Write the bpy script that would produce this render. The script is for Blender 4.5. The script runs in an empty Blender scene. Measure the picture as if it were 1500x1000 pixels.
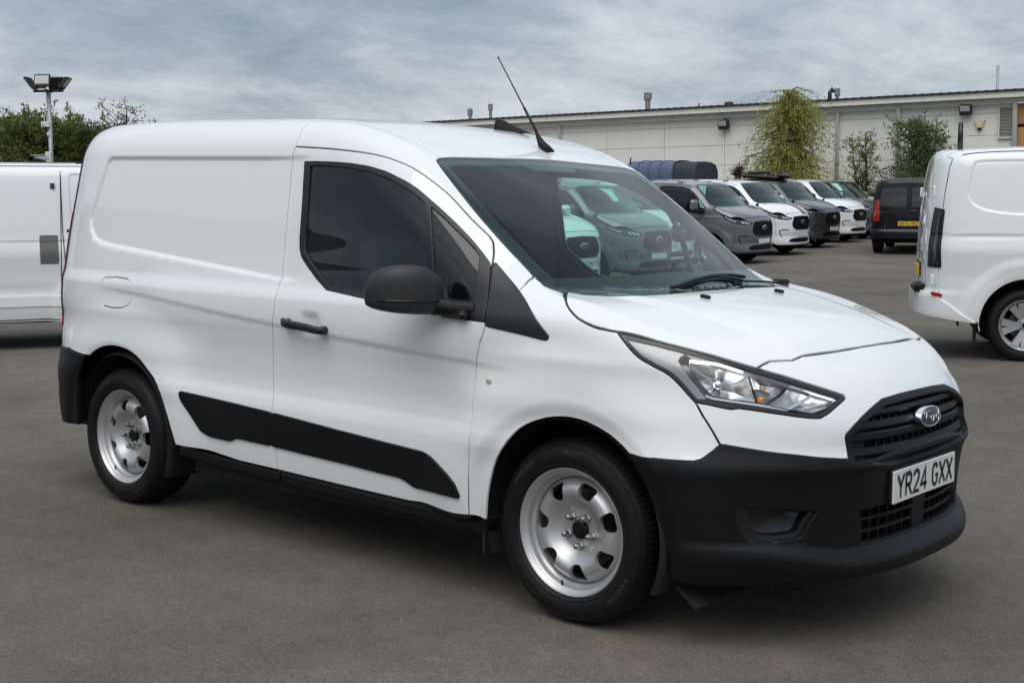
import bpy, math, random
import numpy as np
from mathutils import Vector, Matrix
from mathutils.geometry import delaunay_2d_cdt
R = math.radians
scene = bpy.context.scene
COL = scene.collection

# ------------------------------------------------------------------ camera
cam_d = bpy.data.cameras.new('camera'); cam = bpy.data.objects.new('camera', cam_d); COL.objects.link(cam)
yaw, pitch, roll = R(130.21), R(-5.74), R(.82)
fw = Vector((math.cos(pitch)*math.cos(yaw), math.cos(pitch)*math.sin(yaw), math.sin(pitch)))
rt = Vector((math.sin(yaw), -math.cos(yaw), 0)); up = rt.cross(fw)
rt, up = rt*math.cos(roll) + up*math.sin(roll), up*math.cos(roll) - rt*math.sin(roll)
cam.matrix_world = Matrix(((rt.x, up.x, -fw.x, 2.639), (rt.y, up.y, -fw.y, -4.310), (rt.z, up.z, -fw.z, 1.403), (0, 0, 0, 1)))
cam_d.sensor_width = 36; cam_d.lens = 36*1902.2/1500; cam_d.clip_start = .05; cam_d.clip_end = 3000
scene.camera = cam

# ------------------------------------------------------------------ light: an overcast sky and a veiled sun behind the photographer
SUN_AZ, SUN_EL = R(-62), R(60)
world = bpy.data.worlds.new('World'); scene.world = world; world.use_nodes = True
nt = world.node_tree; nt.nodes.clear()
def wn(t, **k):
    n = nt.nodes.new(t)
    for a, b in k.items(): setattr(n, a, b)
    return n
out = wn('ShaderNodeOutputWorld'); bg = wn('ShaderNodeBackground'); bg.inputs['Strength'].default_value = .12
sky = wn('ShaderNodeTexSky', sky_type='NISHITA', sun_disc=False, sun_elevation=SUN_EL, sun_rotation=R(90) - SUN_AZ, dust_density=3.0, air_density=1.2)
tc = wn('ShaderNodeTexCoord'); sep = wn('ShaderNodeSeparateXYZ'); nt.links.new(tc.outputs['Generated'], sep.inputs[0])
zc_ = wn('ShaderNodeMath', operation='MAXIMUM'); nt.links.new(sep.outputs['Z'], zc_.inputs[0]); zc_.inputs[1].default_value = 0
zp = wn('ShaderNodeMath', operation='ADD'); nt.links.new(zc_.outputs[0], zp.inputs[0]); zp.inputs[1].default_value = .20
dx = wn('ShaderNodeMath', operation='DIVIDE'); dy = wn('ShaderNodeMath', operation='DIVIDE')
for d_, a in ((dx, 'X'), (dy, 'Y')):
    nt.links.new(sep.outputs[a], d_.inputs[0]); nt.links.new(zp.outputs[0], d_.inputs[1])
cmb = wn('ShaderNodeCombineXYZ'); nt.links.new(dx.outputs[0], cmb.inputs[0]); nt.links.new(dy.outputs[0], cmb.inputs[1])
def noise(scale, detail, rough, dist=0., stretch=None):
    n = wn('ShaderNodeTexNoise'); n.inputs['Scale'].default_value = scale; n.inputs['Detail'].default_value = detail
    n.inputs['Roughness'].default_value = rough; n.inputs['Distortion'].default_value = dist
    mp = wn('ShaderNodeMapping'); mp.inputs['Rotation'].default_value = (0, 0, R(38)); mp.inputs['Scale'].default_value = stretch or (1, 1, 1)
    nt.links.new(cmb.outputs[0], mp.inputs[0]); nt.links.new(mp.outputs[0], n.inputs['Vector']); return n
n1 = noise(.70, 7, .60, .25, (1, .78, 1)); n2 = noise(2.7, 9, .64, .35, (1, .85, 1))
mx = wn('ShaderNodeMath', operation='MULTIPLY_ADD'); nt.links.new(n2.outputs[0], mx.inputs[0]); mx.inputs[1].default_value = .55
nt.links.new(n1.outputs[0], mx.inputs[2])
ramp = wn('ShaderNodeValToRGB'); nt.links.new(mx.outputs[0], ramp.inputs[0])
cr = ramp.color_ramp; cr.elements[0].position = .56; cr.elements[1].position = .98
cr.elements[0].color = (1.66, 2.06, 2.52, 1); cr.elements[1].color = (4.9, 5.25, 5.6, 1)
e = cr.elements.new(.76); e.color = (2.72, 3.15, 3.65, 1)
# CIE overcast luminance: nearly twice as bright overhead as at the horizon
cie = wn('ShaderNodeMath', operation='MULTIPLY_ADD'); nt.links.new(zc_.outputs[0], cie.inputs[0]); cie.inputs[1].default_value = .8; cie.inputs[2].default_value = 1.0
cl = wn('ShaderNodeVectorMath', operation='SCALE'); nt.links.new(ramp.outputs[0], cl.inputs[0]); nt.links.new(cie.outputs[0], cl.inputs['Scale'])
mixs = wn('ShaderNodeMix', data_type='RGBA'); mixs.inputs[0].default_value = .93
nt.links.new(sky.outputs[0], mixs.inputs[6]); nt.links.new(cl.outputs[0], mixs.inputs[7])
nt.links.new(mixs.outputs[2], bg.inputs['Color']); nt.links.new(bg.outputs[0], out.inputs['Surface'])
sun_d = bpy.data.lights.new('sun', 'SUN'); sun_d.energy = 1.75; sun_d.angle = R(60); sun_d.color = (1, .955, .895)
sun = bpy.data.objects.new('sun', sun_d); COL.objects.link(sun)
sun.rotation_euler = Vector((math.cos(SUN_EL)*math.cos(SUN_AZ), math.cos(SUN_EL)*math.sin(SUN_AZ), math.sin(SUN_EL))).to_track_quat('Z', 'Y').to_euler()
vs = scene.view_settings; vs.view_transform = 'Standard'; vs.look = 'None'; vs.exposure = .13; vs.gamma = 1; vs.use_curve_mapping = False
scene.cycles.max_bounces = 10; scene.cycles.transparent_max_bounces = 16; scene.cycles.glossy_bounces = 5
scene.cycles.use_denoising = True

# ------------------------------------------------------------------ smooth curves and implicit van bodies
def curve(pts):
    """monotone cubic curve through (x, y) points, constant slope beyond the ends"""
    p = np.array(sorted(pts), float); X, Y = p[:, 0], p[:, 1]
    h = np.diff(X); d = np.diff(Y) / h; m = np.zeros(len(X))
    m[0], m[-1] = d[0], d[-1]
    for i in range(1, len(X) - 1):
        m[i] = 0 if d[i-1] * d[i] <= 0 else (h[i-1] + h[i]) * 3 / ((2*h[i] + h[i-1]) / d[i-1] + (h[i] + 2*h[i-1]) / d[i])
    def f(x):
        x = np.asarray(x, float); i = np.clip(np.searchsorted(X, x) - 1, 0, len(X) - 2)
        t = (x - X[i]) / h[i]; tc = np.clip(t, 0, 1)
        y = (2*tc**3 - 3*tc**2 + 1)*Y[i] + (tc**3 - 2*tc**2 + tc)*h[i]*m[i] + (3*tc**2 - 2*tc**3)*Y[i+1] + (tc**3 - tc**2)*h[i]*m[i+1]
        return y + np.where(t < 0, t*h[i]*m[i], 0) + np.where(t > 1, (t - 1)*h[i]*m[i+1], 0)
    return f
def sstep(a, b, x):
    t = np.clip((x - a) / (b - a), 0, 1); return t*t*(3 - 2*t)
def smax(a, b, k):
    h = np.maximum(k - np.abs(a - b), 0); return np.maximum(a, b) + h*h/(4*k)
def smin(a, b, k): return -smax(-a, -b, k)
def poly_sd(poly, x, z):
    """signed distance to a closed polygon, negative inside"""
    P = np.array(poly, float); d2 = np.full(np.shape(x), 1e9); ins = np.zeros(np.shape(x), bool)
    for i in range(len(P)):
        a, b = P[i], P[(i+1) % len(P)]; e = b - a
        t = np.clip(((x - a[0])*e[0] + (z - a[1])*e[1]) / (e@e + 1e-12), 0, 1)
        d2 = np.minimum(d2, (x - a[0] - t*e[0])**2 + (z - a[1] - t*e[1])**2)
        c = (a[1] > z) != (b[1] > z)
        xi = a[0] + (z - a[1]) * e[0] / (e[1] if abs(e[1]) > 1e-12 else 1e-12)
        ins ^= c & (x < xi)
    return np.where(ins, -1, 1) * np.sqrt(d2)

def poly_sd_near(poly, x, z, m=.05):
    """poly_sd where the point lies near the polygon's box, far outside elsewhere"""
    P = np.asarray(poly, float); lo, hi = P.min(0) - m, P.max(0) + m; d = np.full(np.shape(x), 1.)
    k = (x > lo[0]) & (x < hi[0]) & (z > lo[1]) & (z < hi[1])
    if k.any(): d[k] = poly_sd(P, x[k], z[k])
    return d
def chaikin(P, n=2):
    P = np.array(P, float)
    for _ in range(n): Q = np.roll(P, -1, 0); P = np.stack([P*.75 + Q*.25, P*.25 + Q*.75], 1).reshape(-1, 2)
    return P
class Connect:
    """white panel van: front axle at x = 0, nose towards +x, ground at z = 0"""
    zc, xf, xr = 1.0, 0.0, -2.7
    H = staticmethod(curve([(-1.2, 1.165), (-.3, 1.142), (0, 1.108), (.132, 1.094), (.3, 1.066), (.45, 1.030), (.569, .984), (.648, .947), (.75, .893), (.85, .828), (.95, .745)]))
    W = staticmethod(curve([(.4, .82), (.05, 1.072), (0, 1.108), (-.41, 1.380), (-.82, 1.617), (-1.3, 1.87)]))
    R = staticmethod(curve([(-.3, 1.43), (-.6, 1.548), (-.82, 1.618), (-.95, 1.670), (-1.1, 1.722), (-1.3, 1.772), (-1.6, 1.803), (-2., 1.822), (-2.6, 1.834), (-3.1, 1.826), (-3.35, 1.797), (-3.6, 1.74)]))
    B = staticmethod(curve([(.2, .87), (.3, .893), (.40, .906), (.52, .912), (.575, .910), (.61, .903), (.655, .891), (.70, .887), (.78, .893), (.87, .907), (.92, .9145), (.96, .9165), (1.03, .911), (1.10, .884), (1.2, .866), (1.4, .837), (1.6, .803), (1.7, .783), (1.9, .735)]))
    AF = staticmethod(curve([(.15, .81), (.20, .848), (.24, .880), (.27, .903), (.295, .917), (.318, .919), (.335, .912), (.345, .904), (.366, .876), (.374, .871), (.43, .870), (.47, .874), (.53, .882), (.572, .892), (.597, .9025), (.602, .9040), (.607, .9035), (.64, .893), (.665, .886), (.70, .884), (.81, .855), (.95, .80), (1.2, .70)]))
    AR = staticmethod(curve([(.2, .79), (.35, .83), (.5, .845), (.70, .84), (.95, .818), (1.2, .803), (1.45, .76), (1.6, .735), (1.72, .71), (1.9, .66)]))
    XF = staticmethod(curve([(.30, .98), (.43, .93), (.455, .866), (.50, .863), (.57, .861), (.595, .885), (.64, .95), (1., .98)]))
    ZL = staticmethod(curve([(-3.2, 1.05), (-2.517, 1.012), (-1.506, .936), (-.388, .872), (.2, .85)]))
    recess = [(-1.50, 1.607), (-2.84, 1.628), (-2.868, 1.61), (-2.893, 1.54), (-2.945, 1.39), (-2.962, 1.335), (-2.95, 1.29), (-2.905, 1.245), (-2.84, 1.222), (-2.7, 1.208), (-1.50, 1.108), (-1.2, 1.108), (-1.2, 1.607)]
    def top(s, x, w):
        fr = sstep(-.1, .55, x)
        hood = s.H(x) - (.006 + .030*fr) * (w/.56)**2 + .009*sstep(.60, .50, w + .10*fr)*sstep(.70, .5, x)
        kk = .34 + (.12 - .34) * np.clip((-x - .15)/.7, 0, 1)
        ws = s.W(x + kk*w*w) - .35*np.maximum(w - .68, 0)
        rf = s.R(x) - (.042 - .022*sstep(-2., -1.1, x))*(w/.7)**2 - .004*sstep(.60, .64, w)*sstep(.68, .64, w)*sstep(-.9, -1.0, x)
        return smax(hood, smin(ws, rf, .02), .004 + .11*sstep(.68, .80, w))
    def side(s, x, z):
        b = s.B(z)
        mid = sstep(-2.2, -1.9, x)*sstep(-.35, -.6, x)
        b = b + .020*(1 - mid)*sstep(.88, .72, z)*sstep(.5, .66, z)
        for xc in (0.0, -2.662):
            r = np.hypot(x - xc - .01, z - .335)
            b = b + (.034 if xc == 0 else .024)*sstep(.72, .47, r)*sstep(1.0, .9, z) - .016*sstep(.445, .375, r)
        b = b - .034*sstep(-.42, .02, x)*sstep(.50, .92, z) - .012*sstep(-2.2, -2.55, x)*sstep(.60, .86, z)*sstep(1.15, .98, z)
        sd = poly_sd_near(s.recess, x, z)
        b = b - (.011 - .004*sstep(-1.75, -1.5, x))*sstep(.008, -.014, sd)*sstep(-1.36, -1.49, x)
        ze = z - s.ZL(x)     # crease along the flank
        b = b - .0062*sstep(.004, -.024, ze)*(1 - .8*sstep(-.06, -.26, ze))*sstep(-2.9, -2.55, x)*sstep(-.15, -.45, x)
        b = b - .013*np.exp(-((x + 1.283)/.052)**4 - ((z - .943)/.043)**4)
        return b
    def G(s, x, y, z):
        x, y, z = np.broadcast_arrays(np.asarray(x, float), np.asarray(y, float), np.asarray(z, float))
        w = np.abs(y); b = s.side(x, z)
        u = w / b
        tf = np.maximum(x - s.xf, 0) / s.AF(z + .042*sstep(.74, .44, w)*sstep(.47, .40, z)); tr = np.maximum(s.xr - x, 0) / s.AR(z)
        nf, nr = 2.65, 3.3
        pf = (tf**nf + u**nf + 1e-12)**(1/nf); pr = (tr**nr + u**nr + 1e-12)**(1/nr)
        pl = (np.where(x > -1.3, pf, pr) - 1) * .9
        pl = smax(pl, x - s.XF(z), .03)
        T = s.top(x, w)
        cab = sstep(-.15, -.5, x)
        k = .10 + .05*cab
        return smax(pl, (z - T) * (.86 + .14*sstep(-.75, -1.15, x)), k)

# ------------------------------------------------------------------ materials
MATS = {}
def mat(name, col, rough=.5, metal=0., coat=0., spec=.5, bump=0., bscale=200., var=0., vscale=3., coat_rough=.03, emit=None):
    if name in MATS: return MATS[name]
    m = bpy.data.materials.new(name); m.use_nodes = True; t = m.node_tree; b = t.nodes['Principled BSDF']
    b.inputs['Base Color'].default_value = (*col, 1); b.inputs['Roughness'].default_value = rough; b.inputs['Metallic'].default_value = metal
    b.inputs['Specular IOR Level'].default_value = spec
    b.inputs['Coat Weight'].default_value = coat; b.inputs['Coat Roughness'].default_value = coat_rough
    co = t.nodes.new('ShaderNodeTexCoord')
    if var:
        n = t.nodes.new('ShaderNodeTexNoise'); n.inputs['Scale'].default_value = vscale; n.inputs['Detail'].default_value = 6; n.inputs['Roughness'].default_value = .65
        t.links.new(co.outputs['Object'], n.inputs['Vector'])
        mr = t.nodes.new('ShaderNodeMapRange'); mr.inputs['To Min'].default_value = 1 - var; mr.inputs['To Max'].default_value = 1 + var; mr.inputs['From Min'].default_value = .3; mr.inputs['From Max'].default_value = .7
        t.links.new(n.outputs[0], mr.inputs['Value'])
        mu = t.nodes.new('ShaderNodeVectorMath'); mu.operation = 'SCALE'; mu.inputs[0].default_value = col; t.links.new(mr.outputs[0], mu.inputs['Scale'])
        t.links.new(mu.outputs[0], b.inputs['Base Color'])
    if bump:
        n = t.nodes.new('ShaderNodeTexNoise'); n.inputs['Scale'].default_value = bscale; n.inputs['Detail'].default_value = 3
        t.links.new(co.outputs['Object'], n.inputs['Vector'])
        bp = t.nodes.new('ShaderNodeBump'); bp.inputs['Strength'].default_value = bump; bp.inputs['Distance'].default_value = .002
        t.links.new(n.outputs[0], bp.inputs['Height']); t.links.new(bp.outputs[0], b.inputs['Normal'])
    if emit: b.inputs['Emission Color'].default_value = (*emit, 1); b.inputs['Emission Strength'].default_value = 1
    MATS[name] = m; return m
def glass_mat(name, tint, ior=1.52, rough=0.):
    if name in MATS: return MATS[name]
    m = bpy.data.materials.new(name); m.use_nodes = True; t = m.node_tree; t.nodes.clear()
    o = t.nodes.new('ShaderNodeOutputMaterial'); mi = t.nodes.new('ShaderNodeMixShader'); tr = t.nodes.new('ShaderNodeBsdfTransparent'); gl = t.nodes.new('ShaderNodeBsdfGlossy'); fr = t.nodes.new('ShaderNodeFresnel')
    tr.inputs[0].default_value = (*tint, 1); gl.inputs['Roughness'].default_value = rough; fr.inputs['IOR'].default_value = ior
    g = t.nodes.new('ShaderNodeNewGeometry')   # same reflectance from either side of the thin pane
    mu = t.nodes.new('ShaderNodeMix'); mu.inputs[2].default_value = ior; mu.inputs[3].default_value = 1/ior
    t.links.new(g.outputs['Backfacing'], mu.inputs[0]); t.links.new(mu.outputs[0], fr.inputs['IOR'])
    t.links.new(fr.outputs[0], mi.inputs[0]); t.links.new(tr.outputs[0], mi.inputs[1]); t.links.new(gl.outputs[0], mi.inputs[2]); t.links.new(mi.outputs[0], o.inputs[0])
    MATS[name] = m; return m
def paint(name, col, metal=0.): return mat(name, col, rough=.5 if not metal else .38, metal=metal, coat=1., coat_rough=.012, spec=.12 if not metal else .4)
WHITE = paint('white_paint', (.79, .812, .812))
BLACKP = mat('black_plastic', (.0045, .0048, .0055), rough=.48, spec=.26, bump=.10, bscale=900., var=.12, vscale=6)
GLOSSB = mat('gloss_black_trim', (.008, .008, .009), rough=.22)
RUBBER = mat('rubber_seal', (.010, .010, .010), rough=.6)
TYRE = mat('tyre_rubber', (.0055, .0055, .006), rough=.58, spec=.28, bump=.15, bscale=300, var=.25, vscale=9)
TYRETXT = mat('tyre_lettering', (.05, .05, .052), rough=.5)
SILVER = mat('silver_wheel_paint', (.52, .52, .525), rough=.40, metal=.65, coat=.15, coat_rough=.2, var=.06, vscale=8)
CHROME = mat('chrome', (.85, .85, .86), rough=.07, metal=1.)
STEEL = mat('bare_steel', (.42, .41, .40), rough=.35, metal=1.)
DARK = mat('dark_trim', (.016, .017, .018), rough=.75)
UNDER = mat('underbody_black', (.010, .010, .010), rough=.85)
GREYTRIM = mat('grey_cabin_trim', (.022, .024, .025), rough=.8)
FABRIC = mat('seat_fabric', (.020, .021, .023), rough=.95, bump=.4, bscale=250)
GLASS = glass_mat('tinted_glass', (.66, .905, .825), 1.72)   # both faces of the pane reflect
SCREEN = glass_mat('windscreen_glass', (.68, .905, .83), 1.43)
LENS = glass_mat('clear_lens', (.96, .965, .97), 1.5)
AMBER = mat('amber_lens', (.85, .30, .05), rough=.25)
REDL = mat('red_lamp_lens', (.35, .012, .015), rough=.12, coat=1)
PLATEW = mat('plate_white', (.72, .72, .70), rough=.30)
PLATEY = mat('plate_yellow', (.80, .50, .03), rough=.35)
PLATEB = mat('plate_black', (.008, .008, .008), rough=.4)

# ------------------------------------------------------------------ objects
def new_obj(name, verts, faces, m, parent=None, normals=None, smooth=True, mesh=None):
    if mesh is None:
        me = bpy.data.meshes.new(name); me.from_pydata([tuple(v) for v in verts], [], [tuple(int(i) for i in f) for f in faces]); me.update()
        if smooth: me.polygons.foreach_set('use_smooth', [True]*len(me.polygons))
        if normals is not None: me.normals_split_custom_set_from_vertices([tuple(n) for n in normals])
        me.materials.append(m)
    else: me = mesh
    o = bpy.data.objects.new(name, me); COL.objects.link(o)
    if parent is not None: o.parent = parent
    return o
def empty(name, loc=(0, 0, 0), rz=0, parent=None):
    o = bpy.data.objects.new(name, None); COL.objects.link(o); o.location = loc; o.rotation_euler = (0, 0, rz); o.empty_display_size = .2
    if parent is not None: o.parent = parent
    return o
def tag(o, label, cat, group=None, kind=None):
    o['label'] = label; o['category'] = cat
    if group: o['group'] = group
    if kind: o['kind'] = kind
    return o
def struct(o, kind='structure', label=None):
    o['kind'] = kind
    if label: o['label'] = label
    return o
def copy_tree(o, parent=None):
    c = o.copy(); COL.objects.link(c); c.parent = parent
    if parent is not None: c.matrix_parent_inverse = o.matrix_parent_inverse
    for ch in o.children: copy_tree(ch, c)
    return c
class MB:
    """collects simple solids into one mesh"""
    def __init__(s): s.v, s.f = [], []
    def add(s, v, f):
        n = len(s.v); s.v += [tuple(p) for p in v]; s.f += [tuple(i + n for i in q) for q in f]; return s
    def box(s, c, d, rot=None, bev=0.):
        hx, hy, hz = d[0]/2, d[1]/2, d[2]/2; M = rot or Matrix.Identity(3); c = Vector(c)
        if bev <= 0:
            v = [c + M @ Vector((x*hx, y*hy, z*hz)) for x in (-1, 1) for y in (-1, 1) for z in (-1, 1)]
            return s.add(v, [(0, 1, 3, 2), (4, 6, 7, 5), (0, 4, 5, 1), (2, 3, 7, 6), (0, 2, 6, 4), (1, 5, 7, 3)])
        b = min(bev, hx*.98, hy*.98, hz*.98)
        # chamfered box: three inset face rings
        P = {}; v = []
        for sx in (-1, 1):
            for sy in (-1, 1):
                for sz in (-1, 1):
                    for ax in range(3):
                        q = [sx*(hx - b), sy*(hy - b), sz*(hz - b)]; q[ax] = (sx*hx, sy*hy, sz*hz)[ax]
                        P[sx, sy, sz, ax] = len(v); v.append(c + M @ Vector(q))
        f = []
        for ax in range(3):
            for sg in (-1, 1):
                o1, o2 = (ax + 1) % 3, (ax + 2) % 3; q = []
                for a, b_ in ((-1, -1), (1, -1), (1, 1), (-1, 1)):
                    k = [0, 0, 0]; k[ax] = sg; k[o1] = a; k[o2] = b_; q.append(P[k[0], k[1], k[2], ax])
                f.append(q if sg > 0 else q[::-1])
        for ax in range(3):   # edges along ax
            o1, o2 = (ax + 1) % 3, (ax + 2) % 3
            for a in (-1, 1):
                for b_ in (-1, 1):
                    k0 = [0, 0, 0]; k0[ax] = -1; k0[o1] = a; k0[o2] = b_; k1 = list(k0); k1[ax] = 1
                    q = [P[(*k0, o1)], P[(*k1, o1)], P[(*k1, o2)], P[(*k0, o2)]]; f.append(q if a*b_ < 0 else q[::-1])
        for k in [(a, b_, c_) for a in (-1, 1) for b_ in (-1, 1) for c_ in (-1, 1)]:
            q = [P[(*k, 0)], P[(*k, 1)], P[(*k, 2)]]; f.append(q if k[0]*k[1]*k[2] > 0 else q[::-1])
        return s.add(v, f)
    def tube(s, pts, rad, n=10, caps=True):
        pts = [Vector(p) for p in pts]; rad = [float(q) for q in rad] if hasattr(rad, '__len__') else [float(rad)]*len(pts)
        v, f = [], []; ref = None
        for i, p in enumerate(pts):
            t = (pts[min(i+1, len(pts)-1)] - pts[max(i-1, 0)]).normalized()
            if ref is None: ref = t.orthogonal().normalized()
            a = (ref - t*ref.dot(t)).normalized(); ref = a; b = t.cross(a)
            v += [p + rad[i]*(math.cos(2*math.pi*k/n)*a + math.sin(2*math.pi*k/n)*b) for k in range(n)]
        for i in range(len(pts)-1):
            for k in range(n): f.append((i*n+k, i*n+(k+1) % n, (i+1)*n+(k+1) % n, (i+1)*n+k))
        if caps: f.append(tuple(range(n))[::-1]); f.append(tuple((len(pts)-1)*n + k for k in range(n)))
        return s.add(v, f)
    def lathe(s, prof, n=32, axis='y', c=(0, 0, 0), caps=False):
        """prof: list of (r, h) turned about an axis through c"""
        v, f = [], []
        for r, h in prof:
            for k in range(n):
                a = 2*math.pi*k/n; x, z = r*math.cos(a), r*math.sin(a)
                v.append({'y': (c[0]+x, c[1]+h, c[2]+z), 'z': (c[0]+x, c[1]+z, c[2]+h), 'x': (c[0]+h, c[1]+x, c[2]+z)}[axis])
        for i in range(len(prof)-1):
            for k in range(n): f.append((i*n+k, i*n+(k+1) % n, (i+1)*n+(k+1) % n, (i+1)*n+k))
        if caps: f.append(tuple(range(n))); f.append(tuple((len(prof)-1)*n + k for k in range(n))[::-1])
        return s.add(v, f)
    def build(s, name, m, parent=None, smooth=False, angle=None):
        o = new_obj(name, s.v, s.f, m, parent, smooth=smooth or angle is not None)
        if angle is not None: o.data.set_sharp_from_angle(angle=R(angle))
        return o

# ------------------------------------------------------------------ curved panels cut out of an implicit body
def inside(poly, x, z):
    P = np.array(poly, float); ins = np.zeros(np.shape(x), bool)
    for i in range(len(P)):
        a, b = P[i], P[(i+1) % len(P)]
        if a[1] == b[1]: continue
        ins ^= ((a[1] > z) != (b[1] > z)) & (x < a[0] + (z - a[1])*(b[0] - a[0])/(b[1] - a[1]))
    return ins
def resample(P, d, closed=True):
    P = np.array(P, float); out_ = []
    n = len(P) if closed else len(P) - 1
    for i in range(n):
        a, b = P[i], P[(i+1) % len(P)]; k = max(1, int(np.ceil(np.linalg.norm(b - a)/d)))
        for j in range(k): out_.append(a + (b - a)*j/k)
    if not closed: out_.append(P[-1])
    return np.array(out_)
def rounded(P, rad, closed=True, n=4):
    """round the corners of a polyline (any dimension)"""
    P = np.array(P, float); out_ = []; N = len(P)
    for i in range(N):
        if not closed and i in (0, N-1): out_.append(P[i]); continue
        a, b, c = P[i-1], P[i], P[(i+1) % N]; la, lc = np.linalg.norm(a-b), np.linalg.norm(c-b); r_ = min(rad, la*.48, lc*.48)
        p, q = b + (a-b)/(la+1e-9)*r_, b + (c-b)/(lc+1e-9)*r_
        for j in range(n+1):
            t = j/n; out_.append((1-t)**2*p + 2*t*(1-t)*b + t*t*q)
    return np.array(out_)
class Surf:
    def __init__(s, body, kind, c=None):
        s.b, s.k = body, kind; s.c = c
    def uv(s, P):
        P = np.array(P, float); x, y, z = P[..., 0], P[..., 1], P[..., 2]
        if s.k == 'X': return np.stack([x, np.arctan2(z - s.b.zc, -y)*.95], -1)
        if s.k == 'F': return np.stack([np.arctan2(y, x - s.c)*.75, z], -1)
        if s.k == 'R': return np.stack([np.arctan2(y, s.c - x)*.8, z], -1)
        return np.stack([x, y], -1)
    def ray(s, uv):
        u, v = uv[:, 0], uv[:, 1]; o = np.zeros((len(u), 3)); d = np.zeros((len(u), 3))
        if s.k == 'X': o[:, 0] = u; o[:, 2] = s.b.zc; d[:, 1] = -np.cos(v/.95); d[:, 2] = np.sin(v/.95); r0, r1 = 1.6, .2
        elif s.k == 'F': o[:, 0] = s.c; o[:, 2] = v; d[:, 0] = np.cos(u/.75); d[:, 1] = np.sin(u/.75); r0, r1 = 1.8, .15
        elif s.k == 'R': o[:, 0] = s.c; o[:, 2] = v; d[:, 0] = -np.cos(u/.8); d[:, 1] = np.sin(u/.8); r0, r1 = 1.8, .15
        else: o[:, 0] = u; o[:, 1] = v; d[:, 2] = 1; r0, r1 = 2.5, .4
        return o, d, r0, r1
    def pos(s, uv):
        uv = np.asarray(uv, float); o, d, r0, r1 = s.ray(uv); n = len(uv)
        hi = np.full(n, r0); lo = np.full(n, r1); found = np.zeros(n, bool); st = 48; prev = hi.copy()
        for i in range(1, st+1):
            r = r0 + (r1 - r0)*i/st; p = o + d*r; ins = (s.b.G(p[:, 0], p[:, 1], p[:, 2]) < 0) & ~found
            lo[ins] = r; hi[ins] = r0 + (r1 - r0)*(i-1)/st; found |= ins
            if found.all(): break
        for _ in range(22):
            m = (lo + hi)/2; p = o + d*m[:, None]; i = s.b.G(p[:, 0], p[:, 1], p[:, 2]) < 0
            lo = np.where(i, m, lo); hi = np.where(i, hi, m)
        P = o + d*lo[:, None]; return P, s.nrm(P)
    def nrm(s, P, e=1.5e-3):
        x, y, z = P.T; G = s.b.G
        g = np.stack([G(x+e, y, z) - G(x-e, y, z), G(x, y+e, z) - G(x, y-e, z), G(x, y, z+e) - G(x, y, z-e)], -1)
        return g/(np.linalg.norm(g, axis=1, keepdims=True) + 1e-12)
    def put(s, uv, off=0.):
        P, N = s.pos(np.atleast_2d(uv)); return P + N*off
def inset_poly(U, d):
    n = len(U); nx = np.roll(U, -1, 0); pv = np.roll(U, 1, 0)
    t = nx - pv; t /= np.linalg.norm(t, axis=1, keepdims=True) + 1e-12
    a = np.sum(U[:, 0]*nx[:, 1] - nx[:, 0]*U[:, 1]); sg = 1 if a > 0 else -1
    return U + np.stack([-t[:, 1], t[:, 0]], -1)*sg*d
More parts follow.
